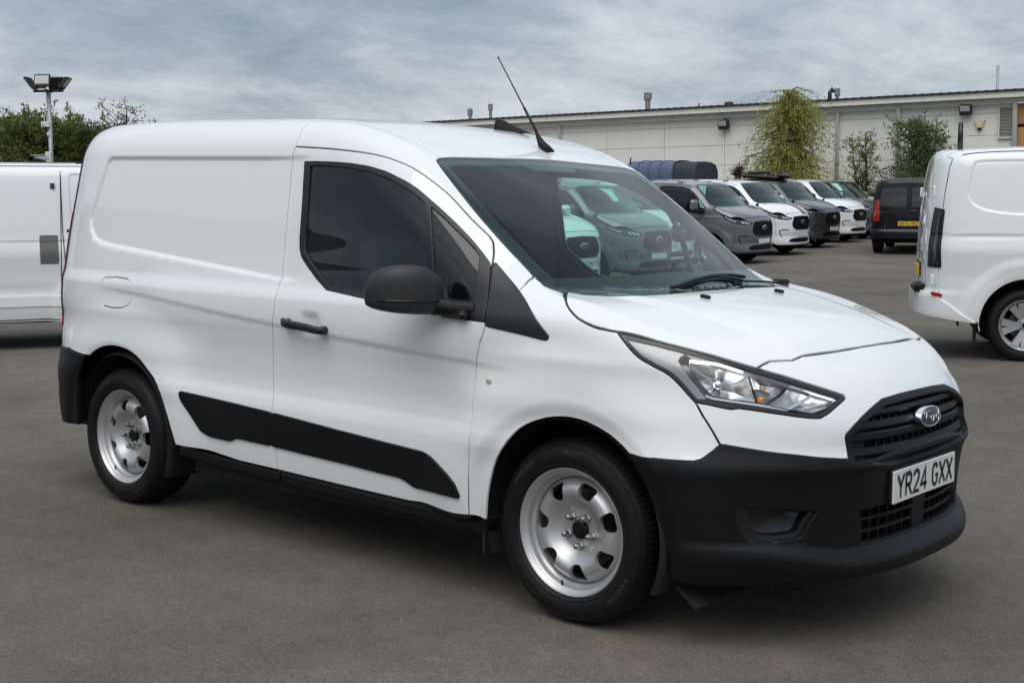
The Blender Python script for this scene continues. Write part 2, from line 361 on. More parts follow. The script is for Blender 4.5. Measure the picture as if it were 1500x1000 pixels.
def panel_mesh(surf, outline, h=.015, holes=(), inset=.0045, off=0., thick=.010, hb=None, hole_inset=None, edge=.0022, uvin=False, feat=None, rows=()):
    hb = hb or h*.8
    U = resample(np.array(outline, float) if uvin else surf.uv(outline), hb); U = inset_poly(U, inset)
    Hs = [inset_poly(resample(np.array(q, float) if uvin else surf.uv(q), hb), -(inset if hole_inset is None else hole_inset)) for q in holes]
    lo, hi = U.min(0), U.max(0)
    gx = np.arange(lo[0] + h*.37, hi[0], h); gy = np.arange(lo[1] + h*.37, hi[1], h*.87)
    X, Y = np.meshgrid(gx, gy); X[1::2] += h/2; X, Y = X.ravel(), Y.ravel()
    k = poly_sd(U, X, Y) < -h*.55
    for q in Hs: k[k] &= poly_sd(q, X[k], Y[k]) > h*.55
    ex = []
    for z in rows:           # rows of vertices along level creases
        k &= np.abs(Y - z) > h*.35; q = np.arange(lo[0], hi[0], h*.9); q = np.stack([q, np.full(len(q), z)], -1); kk = poly_sd(U, q[:, 0], q[:, 1]) < -h*.45
        for hq in Hs: kk &= poly_sd(hq, q[:, 0], q[:, 1]) > h*.45
        ex.append(q[kk])
    if feat is not None:     # rows of vertices that follow a pressed feature line
        fp, offs, band = feat; sdf = np.full(X.shape, 9.); sdf[k] = poly_sd(fp, X[k], Y[k]); k &= (np.abs(sdf) > band)
        for o_ in offs:
            q = inset_poly(resample(fp, h*.8), -o_); kk = poly_sd(U, q[:, 0], q[:, 1]) < -h*.4
            for hq in Hs: kk &= poly_sd(hq, q[:, 0], q[:, 1]) > h*.4
            ex.append(q[kk])
    pts = [U] + Hs + ex + [np.stack([X[k], Y[k]], -1)]; edges = []; n0 = 0; loops = []
    for q in [U] + Hs:
        n = len(q); edges += [(n0+i, n0+(i+1) % n) for i in range(n)]; loops.append(list(range(n0, n0+n))); n0 += n
    A = np.concatenate(pts)
    vc, _, fc, *_ = delaunay_2d_cdt([Vector((float(a), float(b))) for a, b in A], edges, [], 0, 1e-7)
    V = np.array([(v.x, v.y) for v in vc]); F = np.array([f for f in fc if len(f) == 3])
    c = V[F].mean(1); k = inside(U, c[:, 0], c[:, 1])
    for q in Hs: k &= ~inside(q, c[:, 0], c[:, 1])
    F = F[k]
    if len(V) != len(A): loops = None
    P, N = surf.pos(V)
    # orient faces to the outward normal
    fn = np.cross(P[F[:, 1]] - P[F[:, 0]], P[F[:, 2]] - P[F[:, 0]]); fl = (fn*N[F].mean(1)).sum(1) < 0
    F[fl] = F[fl][:, ::-1]
    P = P + N*off
    verts, norms, faces = [P], [N], [F.tolist()]; base = len(P)
    # boundary edges from the triangles themselves
    cnt = {}
    for t in F:
        for a, b in ((t[0], t[1]), (t[1], t[2]), (t[2], t[0])): cnt[(a, b)] = 1
    be = [(a, b) for (a, b) in cnt if (b, a) not in cnt]
    if be and thick > 0:
        bv = sorted({a for a, b in be} | {b for a, b in be}); ix = {v: i for i, v in enumerate(bv)}; nb = len(bv)
        T = np.zeros((nb, 3))
        for a, b in be:
            d = P[b] - P[a]; L = np.linalg.norm(d) + 1e-9
            o_ = np.cross(d/L, N[a]); T[ix[a]] += o_; T[ix[b]] += o_
        T /= np.linalg.norm(T, axis=1, keepdims=True) + 1e-9
        Pb, Nb = P[bv], N[bv]; r = edge
        rings = [(Pb + T*r*.70 - Nb*r*.30, T*.6 + Nb*.8), (Pb + T*r - Nb*r, T*.95 + Nb*.2), (Pb + T*r - Nb*max(thick, r*1.5), T)]
        ids = [np.array(bv)] + [base + i*nb + np.arange(nb) for i in range(3)]
        for p, q in rings: verts.append(p); norms.append(q/(np.linalg.norm(q, axis=1, keepdims=True) + 1e-9))
        for i in range(3):
            faces.append([(int(ids[i][ix[b]]), int(ids[i][ix[a]]), int(ids[i+1][ix[a]]), int(ids[i+1][ix[b]])) for a, b in be])
    return np.concatenate(verts), [f for g in faces for f in g], np.concatenate(norms)
MIR = np.array([1, -1, 1.])
def panel(name, surf, outline, m, parent=None, mirror=True, **k):
    v, f, n = panel_mesh(surf, outline, **k)
    o = new_obj(name, v, f, m, parent, n); o2 = None
    if mirror:
        p2 = mirror if isinstance(mirror, bpy.types.Object) else parent
        o2 = new_obj(name, v*MIR, [tuple(q)[::-1] for q in f], m, p2, n*MIR)
    return o, o2
def sweep_mesh(P, N, width, depth, lift=0., closed=False, bev=.3):
    """a bar with a chamfered rectangular section laid along points P with outward normals N"""
    P, N = np.array(P, float), np.array(N, float); n = len(P)
    t = (np.roll(P, -1, 0) - np.roll(P, 1, 0)) if closed else np.gradient(P, axis=0)
    t /= np.linalg.norm(t, axis=1, keepdims=True) + 1e-12; S = np.cross(t, N); S /= np.linalg.norm(S, axis=1, keepdims=True) + 1e-12
    w = (np.array(width)*np.ones(n)/2)[:, None]; b = np.minimum(w, depth/2)*bev
    sec = [(-1, 0, 0, 0), (-1, 0, 1, -1), (-1, 1, 1, 0), (1, -1, 1, 0), (1, 0, 1, -1), (1, 0, 0, 0)]
    V = []
    for sx, bs, up_, bd in sec: V.append(P + S*(sx*w + bs*b) + N*(lift + up_*depth + bd*b - (1-up_)*0))
    m = len(sec); v = np.stack(V, 1).reshape(-1, 3); f = []
    for i in range(n if closed else n-1):
        j = (i+1) % n
        for k in range(m): f.append((i*m+k, j*m+k, j*m+(k+1) % m, i*m+(k+1) % m))
    if not closed: f += [tuple(range(m)), tuple((n-1)*m + k for k in range(m))[::-1]]
    return v, f
def bar(name, surf, pts, width, depth, m, parent=None, mirror=False, lift=0., closed=False, step=.02, uvin=False, bev=.3):
    U = np.array(pts, float) if uvin else surf.uv(pts); U = resample(U, step, closed); P, N = surf.pos(U)
    v, f = sweep_mesh(P, N, width, depth, lift, closed, bev); f = [tuple(q)[::-1] for q in f]
    o = new_obj(name, v, f, m, parent, smooth=True); o.data.set_sharp_from_angle(angle=R(35)); o2 = None
    if mirror:
        o2 = new_obj(name, v*MIR, [q[::-1] for q in f], m, mirror if isinstance(mirror, bpy.types.Object) else parent, smooth=True); o2.data.set_sharp_from_angle(angle=R(35))
    return o, o2
def mirrored(pts): return [(p[0], -p[1], p[2]) for p in pts][::-1]

# ------------------------------------------------------------------ number-plate lettering drawn with strokes on a 0..1 x 0..1.58 cell
def arc(cx, cy, rx, ry, a0, a1, n=10): return [(cx + rx*math.cos(R(a0 + (a1-a0)*i/n)), cy + ry*math.sin(R(a0 + (a1-a0)*i/n))) for i in range(n+1)]
GLYPH = {
 'Y': [[(0, 1.58), (.5, .78)], [(1, 1.58), (.5, .78), (.5, 0)]], 'R': [[(.08, 0), (.08, 1.5), (.55, 1.5)] + arc(.55, 1.12, .37, .38, 90, -90) + [(.08, .74)], [(.5, .74), (.98, 0)]],
 '2': [arc(.5, 1.12, .42, .40, 170, -25) + [(.08, .08), (.98, .08)]], '4': [[(.72, 0), (.72, 1.5), (.02, .42), (1, .42)]],
 'G': [arc(.5, 1.02, .42, .5, 25, 180) + arc(.5, .56, .42, .5, 180, 355) + [(.92, .72), (.55, .72)]], 'X': [[(0, 1.58), (1, 0)], [(1, 1.58), (0, 0)]],
 'W': [[(0, 1.58), (.25, 0), (.5, 1.1), (.75, 0), (1, 1.58)]], 'M': [[(.05, 0), (.05, 1.55), (.5, .6), (.95, 1.55), (.95, 0)]], '7': [[(.02, 1.5), (.95, 1.5), (.38, 0)]],
 '5': [[(.9, 1.5), (.18, 1.5), (.12, .86)] + arc(.48, .52, .42, .46, 130, -150)], 'Z': [[(.04, 1.5), (.94, 1.5), (.05, .08), (.98, .08)]],
 'A': [[(0, 0), (.5, 1.55), (1, 0)], [(.2, .5), (.8, .5)]], 'C': [arc(.5, 1.02, .42, .5, 25, 180) + arc(.5, .56, .42, .5, 180, 335)], '9': [arc(.5, 1.08, .4, .42, 0, 360), [(.9, 1.08), (.72, 0)]],
}
def glyph_mesh(text, height, stroke=.27, adv=1.26, space=.66):
    """flat strokes for a line of plate text, centred: one (vertices, faces) pair per character"""
    sc = height/1.58; res, x = [], 0.
    for i, ch in enumerate(text):
        if ch == ' ': x += space; continue
        v, f = [], []; res.append((v, f))
        for ln in GLYPH[ch]:
            P = [Vector((p[0] + x, p[1])) for p in ln]; n0 = len(v); hw = stroke*.5*1.58/1.0*.62
            for i_, p in enumerate(P):
                a = (p - P[i_-1]).normalized() if i_ > 0 else (P[1] - P[0]).normalized(); b = (P[i_+1] - p).normalized() if i_ < len(P)-1 else a
                na, nb = Vector((-a.y, a.x)), Vector((-b.y, b.x)); m_ = (na + nb)
                m_ = m_.normalized() if m_.length > 1e-4 else na; k = hw/max(.45, m_.dot(na)); v += [p + m_*k, p - m_*k]
            for i_ in range(len(P)-1): a = n0 + 2*i_; f.append((a, a+1, a+3, a+2))
        x += adv
    w = x - (adv - 1)
    return [([((p.x - w/2)*sc, (p.y - .79)*sc) for p in v], f) for v, f in res]
def plate_text(text, place, parent, height=.079):
    """one raised character per object"""
    for v, f in glyph_mesh(text, height): new_obj('character', [place(*p) for p in v], f, PLATEB, parent, smooth=False)

# outlines of the van's panels, lamps and trim, in metres on its surface (right-hand side)
OUT = {
 'door_top': [(-1.513, -0.79, 1.652), (-1.461, -0.79, 1.649), (-1.41, -0.791, 1.646), (-1.361, -0.791, 1.643), (-1.314, -0.792, 1.64), (-1.27, -0.792, 1.637), (-1.227, -0.792, 1.633), (-1.187, -0.791, 1.629), (-1.148, -0.789, 1.625), (-1.114, -0.786, 1.621), (-1.069, -0.781, 1.615), (-1.028, -0.776, 1.608), (-0.985, -0.769, 1.598), (-0.945, -0.764, 1.586), (-0.911, -0.759, 1.575), (-0.879, -0.755, 1.563), (-0.844, -0.753, 1.547), (-0.811, -0.75, 1.53), (-0.777, -0.748, 1.511), (-0.742, -0.746, 1.491), (-0.708, -0.745, 1.471), (-0.671, -0.746, 1.446), (-0.638, -0.748, 1.422), (-0.602, -0.752, 1.396), (-0.571, -0.754, 1.373), (-0.537, -0.754, 1.349), (-0.512, -0.754, 1.332), (-0.495, -0.753, 1.32), (-0.483, -0.753, 1.312), (-0.473, -0.754, 1.303), (-0.465, -0.756, 1.296), (-0.458, -0.759, 1.289), (-0.452, -0.764, 1.28), (-0.442, -0.774, 1.264), (-0.432, -0.785, 1.247), (-0.426, -0.795, 1.232), (-0.42, -0.805, 1.217)],
 'sail_gap': [(-0.416, -0.815, 1.202), (-0.405, -0.833, 1.174), (-0.396, -0.848, 1.146), (-0.388, -0.864, 1.117), (-0.381, -0.878, 1.087), (-0.366, -0.905, 1.039), (-0.359, -0.913, 0.999)],
 'door_front': [(-0.369, -0.915, 0.965), (-0.38, -0.915, 0.942), (-0.394, -0.912, 0.895), (-0.406, -0.904, 0.845), (-0.407, -0.91, 0.797), (-0.403, -0.92, 0.749), (-0.402, -0.927, 0.701), (-0.397, -0.938, 0.654), (-0.392, -0.95, 0.608), (-0.393, -0.951, 0.57), (-0.398, -0.947, 0.53), (-0.402, -0.944, 0.491), (-0.404, -0.94, 0.449), (-0.407, -0.935, 0.406), (-0.41, -0.931, 0.363), (-0.413, -0.925, 0.319)],
 'door_bottom': [(-0.741, -0.894, 0.312), (-0.814, -0.894, 0.313), (-0.888, -0.894, 0.314), (-0.963, -0.894, 0.315), (-1.04, -0.894, 0.316), (-1.118, -0.894, 0.317), (-1.192, -0.895, 0.318), (-1.268, -0.895, 0.32), (-1.345, -0.895, 0.321), (-1.424, -0.895, 0.323), (-1.504, -0.896, 0.324)],
 'door_rear': [(-1.503, -0.906, 0.424), (-1.509, -0.909, 0.469), (-1.516, -0.911, 0.514), (-1.527, -0.91, 0.558), (-1.526, -0.906, 0.592), (-1.532, -0.898, 0.625), (-1.54, -0.89, 0.654), (-1.542, -0.886, 0.685), (-1.543, -0.887, 0.742), (-1.538, -0.891, 0.799), (-1.529, -0.899, 0.857), (-1.519, -0.908, 0.914), (-1.503, -0.916, 0.97), (-1.502, -0.912, 1.025), (-1.5, -0.902, 1.057), (-1.504, -0.888, 1.089), (-1.499, -0.876, 1.114), (-1.506, -0.866, 1.157), (-1.508, -0.859, 1.2), (-1.511, -0.852, 1.243), (-1.512, -0.845, 1.296), (-1.513, -0.837, 1.35), (-1.514, -0.83, 1.403), (-1.516, -0.822, 1.45), (-1.519, -0.814, 1.498), (-1.521, -0.806, 1.545), (-1.525, -0.797, 1.593)],
 'seam': [(-1.513, -0.79, 1.652), (-1.514, -0.773, 1.688), (-1.522, -0.745, 1.726), (-1.53, -0.713, 1.751)],
 'quarter_bottom': [(-1.759, -0.896, 0.328), (-2.174, -0.923, 0.347)],
 'rear_arch': [(-2.188, -0.928, 0.394), (-2.202, -0.931, 0.429), (-2.215, -0.933, 0.465), (-2.231, -0.934, 0.5), (-2.246, -0.937, 0.537), (-2.259, -0.942, 0.574), (-2.281, -0.941, 0.606), (-2.31, -0.938, 0.631), (-2.343, -0.934, 0.652), (-2.375, -0.93, 0.67), (-2.421, -0.925, 0.697), (-2.464, -0.923, 0.719), (-2.505, -0.922, 0.734), (-2.55, -0.92, 0.744), (-2.602, -0.918, 0.75), (-2.652, -0.918, 0.752), (-2.697, -0.918, 0.749), (-2.737, -0.919, 0.742), (-2.773, -0.919, 0.732), (-2.806, -0.919, 0.719), (-2.834, -0.919, 0.705), (-2.859, -0.919, 0.69)],
 'rear_low': [(-3.038, -0.908, 0.709)],
 'win_outer': [(-1.445, -0.8, 1.591), (-1.39, -0.804, 1.59), (-1.34, -0.805, 1.589), (-1.291, -0.805, 1.587), (-1.244, -0.806, 1.585), (-1.2, -0.806, 1.582), (-1.158, -0.806, 1.579), (-1.116, -0.806, 1.574), (-1.076, -0.804, 1.569), (-1.04, -0.802, 1.562), (-1.007, -0.8, 1.554), (-0.98, -0.798, 1.548), (-0.948, -0.797, 1.538), (-0.916, -0.796, 1.526), (-0.879, -0.794, 1.512), (-0.846, -0.793, 1.498), (-0.809, -0.792, 1.48), (-0.769, -0.792, 1.456), (-0.739, -0.793, 1.438), (-0.706, -0.793, 1.418), (-0.671, -0.794, 1.396), (-0.64, -0.795, 1.376), (-0.602, -0.796, 1.351), (-0.568, -0.797, 1.327), (-0.539, -0.798, 1.306), (-0.507, -0.8, 1.282), (-0.481, -0.802, 1.261), (-0.453, -0.806, 1.238), (-0.426, -0.81, 1.215)],
 'win_lower': [(-0.365, -0.911, 1.013), (-0.42, -0.913, 1.015), (-0.477, -0.913, 1.016), (-0.526, -0.912, 1.022), (-0.576, -0.911, 1.027), (-0.626, -0.91, 1.033), (-0.696, -0.909, 1.039), (-0.768, -0.907, 1.044), (-0.841, -0.905, 1.05), (-0.916, -0.903, 1.056), (-0.993, -0.9, 1.062), (-1.065, -0.897, 1.069), (-1.139, -0.893, 1.076), (-1.214, -0.89, 1.083), (-1.285, -0.879, 1.124), (-1.346, -0.871, 1.169), (-1.391, -0.864, 1.207), (-1.408, -0.858, 1.237), (-1.417, -0.851, 1.285), (-1.419, -0.844, 1.331), (-1.422, -0.837, 1.378), (-1.425, -0.83, 1.424)],
 'glass_main': [(-1.409, -0.805, 1.575), (-1.316, -0.808, 1.573), (-1.271, -0.808, 1.571), (-1.227, -0.809, 1.568), (-1.18, -0.81, 1.564), (-1.135, -0.81, 1.559), (-1.058, -0.809, 1.548), (-0.999, -0.808, 1.533), (-0.942, -0.805, 1.518), (-0.891, -0.805, 1.497), (-0.841, -0.804, 1.478), (-0.798, -0.804, 1.454), (-0.756, -0.804, 1.431), (-0.736, -0.821, 1.389), (-0.719, -0.835, 1.349), (-0.704, -0.846, 1.308), (-0.691, -0.856, 1.261), (-0.68, -0.864, 1.214), (-0.669, -0.871, 1.167), (-0.658, -0.878, 1.125), (-0.644, -0.889, 1.085), (-0.623, -0.907, 1.046), (-0.68, -0.906, 1.049), (-0.737, -0.904, 1.052), (-0.797, -0.902, 1.057), (-0.859, -0.9, 1.062), (-0.921, -0.898, 1.067), (-0.984, -0.895, 1.072), (-1.053, -0.892, 1.079), (-1.122, -0.889, 1.086), (-1.192, -0.886, 1.094), (-1.259, -0.877, 1.134), (-1.292, -0.873, 1.158), (-1.325, -0.869, 1.182), (-1.371, -0.863, 1.222), (-1.383, -0.858, 1.251), (-1.388, -0.852, 1.292), (-1.39, -0.846, 1.336), (-1.393, -0.839, 1.38), (-1.396, -0.832, 1.423)],
 'glass_quarter': [(-0.731, -0.803, 1.418), (-0.697, -0.804, 1.398), (-0.663, -0.804, 1.378), (-0.619, -0.805, 1.348), (-0.575, -0.806, 1.319), (-0.538, -0.807, 1.294), (-0.502, -0.808, 1.268), (-0.474, -0.813, 1.242), (-0.458, -0.836, 1.199), (-0.445, -0.855, 1.156), (-0.438, -0.873, 1.113), (-0.429, -0.893, 1.071), (-0.445, -0.897, 1.065), (-0.485, -0.895, 1.073), (-0.527, -0.891, 1.08), (-0.574, -0.89, 1.082), (-0.622, -0.889, 1.085), (-0.638, -0.878, 1.126), (-0.65, -0.871, 1.167), (-0.661, -0.864, 1.214), (-0.672, -0.855, 1.261), (-0.687, -0.844, 1.308)],
 'sail': [(-0.411, -0.8, 1.217), (-0.346, -0.81, 1.17), (-0.275, -0.83, 1.124), (-0.218, -0.855, 1.085), (-0.166, -0.88, 1.047), (-0.125, -0.887, 1.011), (-0.092, -0.888, 0.982), (-0.095, -0.89, 0.971), (-0.109, -0.891, 0.969), (-0.227, -0.902, 0.986), (-0.353, -0.912, 1.001), (-0.36, -0.905, 1.039), (-0.376, -0.873, 1.095), (-0.39, -0.844, 1.151), (-0.408, -0.813, 1.2)],
 'pillar_joint': [(-0.271, -0.829, 1.123), (-0.272, -0.797, 1.148), (-0.278, -0.767, 1.162), (-0.282, -0.736, 1.172)],
 'ws_left': [(-0.227, -0.727, 1.14), (-0.263, -0.732, 1.161), (-0.287, -0.735, 1.177), (-0.357, -0.735, 1.231), (-0.503, -0.731, 1.342), (-0.671, -0.709, 1.472), (-0.81, -0.677, 1.577), (-0.824, -0.67, 1.587), (-0.837, -0.654, 1.595), (-0.844, -0.631, 1.601)],
 'ws_top': [(-0.843, -0.554, 1.606), (-0.835, -0.426, 1.609), (-0.829, -0.267, 1.613), (-0.834, 0.004, 1.619), (-0.845, 0.208, 1.622), (-0.857, 0.424, 1.62)],
 'ws_bottom': [(0.034, -0.213, 1.112), (0.029, -0.364, 1.11), (0.011, -0.49, 1.109), (-0.062, -0.595, 1.109), (-0.106, -0.67, 1.113), (-0.166, -0.691, 1.12), (-0.201, -0.712, 1.129)],
 'hood_side': [(-0.154, -0.713, 1.118), (-0.108, -0.775, 1.109), (-0.086, -0.803, 1.099), (-0.069, -0.819, 1.088), (-0.049, -0.832, 1.076), (-0.023, -0.845, 1.062), (0.006, -0.856, 1.048), (0.042, -0.862, 1.035), (0.075, -0.865, 1.025), (0.099, -0.864, 1.02), (0.121, -0.862, 1.018), (0.144, -0.859, 1.015), (0.168, -0.854, 1.013)],
 'hood_lamp': [(0.295, -0.819, 0.993), (0.337, -0.804, 0.984), (0.378, -0.786, 0.975), (0.418, -0.767, 0.965), (0.456, -0.746, 0.956), (0.489, -0.727, 0.946), (0.52, -0.707, 0.935), (0.551, -0.685, 0.925), (0.581, -0.662, 0.914)],
 'hood_front': [(0.584, -0.633, 0.925), (0.588, -0.593, 0.934), (0.604, -0.546, 0.934), (0.618, -0.502, 0.933), (0.619, -0.436, 0.942), (0.643, -0.23, 0.945), (0.649, -0.067, 0.948), (0.648, 0.045, 0.948)],
 'lamp_left': [(0.22, -0.865, 0.969), (0.237, -0.866, 0.955), (0.258, -0.866, 0.94), (0.278, -0.864, 0.929), (0.301, -0.859, 0.919), (0.321, -0.855, 0.909), (0.346, -0.848, 0.898), (0.368, -0.84, 0.885), (0.389, -0.834, 0.868), (0.41, -0.829, 0.848), (0.431, -0.824, 0.827), (0.453, -0.819, 0.807)],
 'lamp_bottom': [(0.494, -0.798, 0.801), (0.523, -0.783, 0.795), (0.551, -0.766, 0.79), (0.572, -0.752, 0.794), (0.61, -0.726, 0.789), (0.645, -0.697, 0.783), (0.679, -0.665, 0.777), (0.711, -0.63, 0.77), (0.742, -0.59, 0.764), (0.758, -0.561, 0.763), (0.77, -0.524, 0.778), (0.776, -0.481, 0.798), (0.78, -0.431, 0.818)],
 'lamp_top': [(0.774, -0.433, 0.825), (0.749, -0.474, 0.84), (0.723, -0.511, 0.854), (0.697, -0.545, 0.867), (0.67, -0.576, 0.88), (0.642, -0.605, 0.892)],
 'bumper_seam': [(0.481, -0.817, 0.767), (0.497, -0.814, 0.746), (0.512, -0.811, 0.724), (0.525, -0.807, 0.703), (0.538, -0.803, 0.682)],
 'black_top': [(0.651, -0.722, 0.662), (0.681, -0.695, 0.657), (0.71, -0.666, 0.653), (0.738, -0.634, 0.648), (0.765, -0.599, 0.642), (0.785, -0.567, 0.638), (0.805, -0.532, 0.634), (0.824, -0.494, 0.63)],
 'black_side': [(0.524, -0.82, 0.662), (0.51, -0.836, 0.646), (0.496, -0.85, 0.633), (0.478, -0.864, 0.626), (0.44, -0.883, 0.626), (0.399, -0.899, 0.626), (0.361, -0.91, 0.626), (0.319, -0.916, 0.625)],
 'front_arch': [(0.268, -0.913, 0.63), (0.241, -0.911, 0.649), (0.212, -0.909, 0.667), (0.183, -0.908, 0.682), (0.149, -0.908, 0.695), (0.121, -0.908, 0.704), (0.091, -0.908, 0.712), (0.059, -0.908, 0.717), (0.026, -0.908, 0.719), (-0.008, -0.908, 0.718), (-0.042, -0.909, 0.714), (-0.076, -0.911, 0.707), (-0.11, -0.913, 0.696), (-0.141, -0.916, 0.684), (-0.166, -0.92, 0.671), (-0.189, -0.923, 0.656), (-0.208, -0.927, 0.639), (-0.226, -0.932, 0.619), (-0.243, -0.935, 0.596), (-0.26, -0.935, 0.572), (-0.282, -0.932, 0.54), (-0.299, -0.929, 0.504), (-0.309, -0.928, 0.473), (-0.319, -0.926, 0.439), (-0.327, -0.924, 0.405), (-0.333, -0.921, 0.373), (-0.338, -0.917, 0.342), (-0.344, -0.912, 0.309)],
 'grille_side': [(0.825, -0.49, 0.632), (0.816, -0.486, 0.664), (0.811, -0.491, 0.698), (0.811, -0.486, 0.709), (0.82, -0.447, 0.735), (0.824, -0.407, 0.755), (0.826, -0.36, 0.773), (0.827, -0.313, 0.787), (0.826, -0.262, 0.8), (0.83, -0.203, 0.803), (0.833, -0.139, 0.806), (0.834, -0.067, 0.807), (0.834, 0.01, 0.808), (0.833, 0.101, 0.808)],
 'grille_bottom': [(0.833, -0.489, 0.612), (0.842, -0.465, 0.594), (0.852, -0.428, 0.59), (0.858, -0.38, 0.583), (0.86, -0.305, 0.575), (0.86, -0.226, 0.566), (0.861, -0.128, 0.561), (0.861, -0.026, 0.555)],
 'fog': [(0.582, -0.795, 0.494), (0.613, -0.767, 0.491), (0.642, -0.738, 0.488), (0.667, -0.711, 0.485), (0.692, -0.682, 0.481), (0.716, -0.652, 0.477), (0.736, -0.624, 0.474), (0.755, -0.593, 0.47), (0.773, -0.56, 0.466), (0.763, -0.576, 0.454), (0.754, -0.59, 0.436), (0.746, -0.6, 0.415), (0.74, -0.609, 0.389), (0.729, -0.624, 0.374), (0.701, -0.662, 0.37), (0.673, -0.699, 0.365), (0.651, -0.723, 0.368), (0.627, -0.747, 0.37), (0.607, -0.767, 0.388), (0.599, -0.775, 0.412), (0.592, -0.783, 0.437)],
 'lower_grille': [(0.833, -0.404, 0.449), (0.834, -0.395, 0.423), (0.835, -0.384, 0.396), (0.837, -0.376, 0.361), (0.841, -0.373, 0.327), (0.852, -0.316, 0.328), (0.861, -0.252, 0.328), (0.867, -0.175, 0.331), (0.87, -0.09, 0.333), (0.871, 0.004, 0.333)],
 'intake_side': [(0.746, -0.599, 0.386), (0.754, -0.586, 0.408), (0.763, -0.574, 0.431), (0.782, -0.539, 0.45), (0.799, -0.503, 0.451), (0.814, -0.463, 0.451), (0.828, -0.42, 0.451), (0.832, -0.403, 0.41), (0.832, -0.393, 0.372), (0.835, -0.387, 0.335), (0.824, -0.423, 0.333), (0.813, -0.457, 0.331), (0.795, -0.504, 0.335), (0.775, -0.549, 0.339)],
 'bumper_bottom': [(0.442, -0.847, 0.217), (0.48, -0.833, 0.224), (0.515, -0.815, 0.229), (0.548, -0.795, 0.233), (0.58, -0.772, 0.236), (0.612, -0.746, 0.241), (0.644, -0.72, 0.246), (0.675, -0.692, 0.25), (0.706, -0.664, 0.255), (0.737, -0.636, 0.259), (0.767, -0.605, 0.262), (0.793, -0.574, 0.266), (0.817, -0.537, 0.268), (0.839, -0.494, 0.268), (0.859, -0.447, 0.267), (0.875, -0.394, 0.286), (0.883, -0.323, 0.3), (0.884, -0.234, 0.311), (0.88, -0.131, 0.318)],
 'mould_rear': [(-2.126, -0.93, 0.591), (-2.059, -0.919, 0.586), (-1.989, -0.91, 0.581), (-1.912, -0.909, 0.578), (-1.833, -0.909, 0.575), (-1.754, -0.909, 0.572), (-1.677, -0.909, 0.568), (-1.601, -0.909, 0.565), (-1.527, -0.91, 0.561), (-1.526, -0.911, 0.518), (-1.527, -0.91, 0.474), (-1.531, -0.907, 0.429), (-1.605, -0.907, 0.43), (-1.681, -0.907, 0.431), (-1.758, -0.907, 0.432), (-1.801, -0.906, 0.414), (-1.872, -0.906, 0.415), (-1.943, -0.906, 0.417), (-1.996, -0.91, 0.433), (-2.026, -0.915, 0.465), (-2.056, -0.919, 0.497), (-2.087, -0.923, 0.527), (-2.116, -0.929, 0.558)],
 'mould_door': [(-1.516, -0.91, 0.561), (-1.436, -0.91, 0.556), (-1.359, -0.91, 0.552), (-1.282, -0.91, 0.547), (-1.207, -0.91, 0.543), (-1.134, -0.91, 0.538), (-1.062, -0.911, 0.534), (-0.991, -0.911, 0.53), (-0.921, -0.911, 0.526), (-0.853, -0.911, 0.522), (-0.786, -0.911, 0.519), (-0.72, -0.911, 0.515), (-0.654, -0.912, 0.512), (-0.614, -0.918, 0.502), (-0.571, -0.926, 0.484), (-0.509, -0.937, 0.454), (-0.471, -0.94, 0.427), (-0.446, -0.937, 0.382), (-0.505, -0.934, 0.382), (-0.574, -0.922, 0.38), (-0.639, -0.909, 0.378), (-0.698, -0.903, 0.377), (-0.756, -0.905, 0.399), (-0.785, -0.905, 0.405), (-0.863, -0.905, 0.407), (-0.942, -0.905, 0.41), (-1.023, -0.906, 0.413), (-1.106, -0.906, 0.416), (-1.185, -0.906, 0.418), (-1.266, -0.906, 0.421), (-1.349, -0.906, 0.423), (-1.434, -0.907, 0.426), (-1.52, -0.907, 0.428)],
 'flap': [(-2.763, -0.892, 1.065), (-2.67, -0.89, 1.071), (-2.579, -0.892, 1.067), (-2.549, -0.897, 1.053), (-2.547, -0.899, 1.003), (-2.545, -0.902, 0.953), (-2.594, -0.906, 0.933), (-2.673, -0.909, 0.927), (-2.758, -0.909, 0.935), (-2.771, -0.905, 0.956), (-2.777, -0.901, 1.001), (-2.779, -0.899, 1.046)],
 'handle': [(-1.42, -0.916, 0.952), (-1.357, -0.916, 0.948), (-1.309, -0.904, 0.942), (-1.249, -0.905, 0.934), (-1.179, -0.915, 0.927)],
 'handle_cup': [(-1.335, -0.914, 0.984), (-1.281, -0.911, 0.986), (-1.235, -0.912, 0.977), (-1.233, -0.91, 0.939), (-1.264, -0.901, 0.904), (-1.311, -0.903, 0.892), (-1.345, -0.905, 0.901), (-1.347, -0.914, 0.932)],
 'repeater': [(-0.334, -0.917, 0.811)],
 'antenna': [(-0.929, 0.122, 1.661)],
 'nozzle': [(0.171, -0.327, 1.092)],
 'badge': [(0.877, -0.032, 0.727)],
 'mirror_foot': [(-0.589, -0.914, 1.003), (-0.391, -0.913, 1.011)],
 'lamp_tail': [(0.195, -0.854, 1.002), (0.223, -0.861, 0.976), (0.26, -0.863, 0.948), (0.292, -0.858, 0.933), (0.324, -0.851, 0.919), (0.349, -0.845, 0.906), (0.373, -0.837, 0.894), (0.394, -0.831, 0.874), (0.415, -0.825, 0.855), (0.435, -0.819, 0.838), (0.455, -0.814, 0.821), (0.478, -0.802, 0.819), (0.457, -0.807, 0.844), (0.426, -0.816, 0.877), (0.398, -0.821, 0.914), (0.38, -0.819, 0.937), (0.383, -0.807, 0.953), (0.391, -0.794, 0.961), (0.362, -0.805, 0.969), (0.331, -0.816, 0.976), (0.3, -0.826, 0.984)],
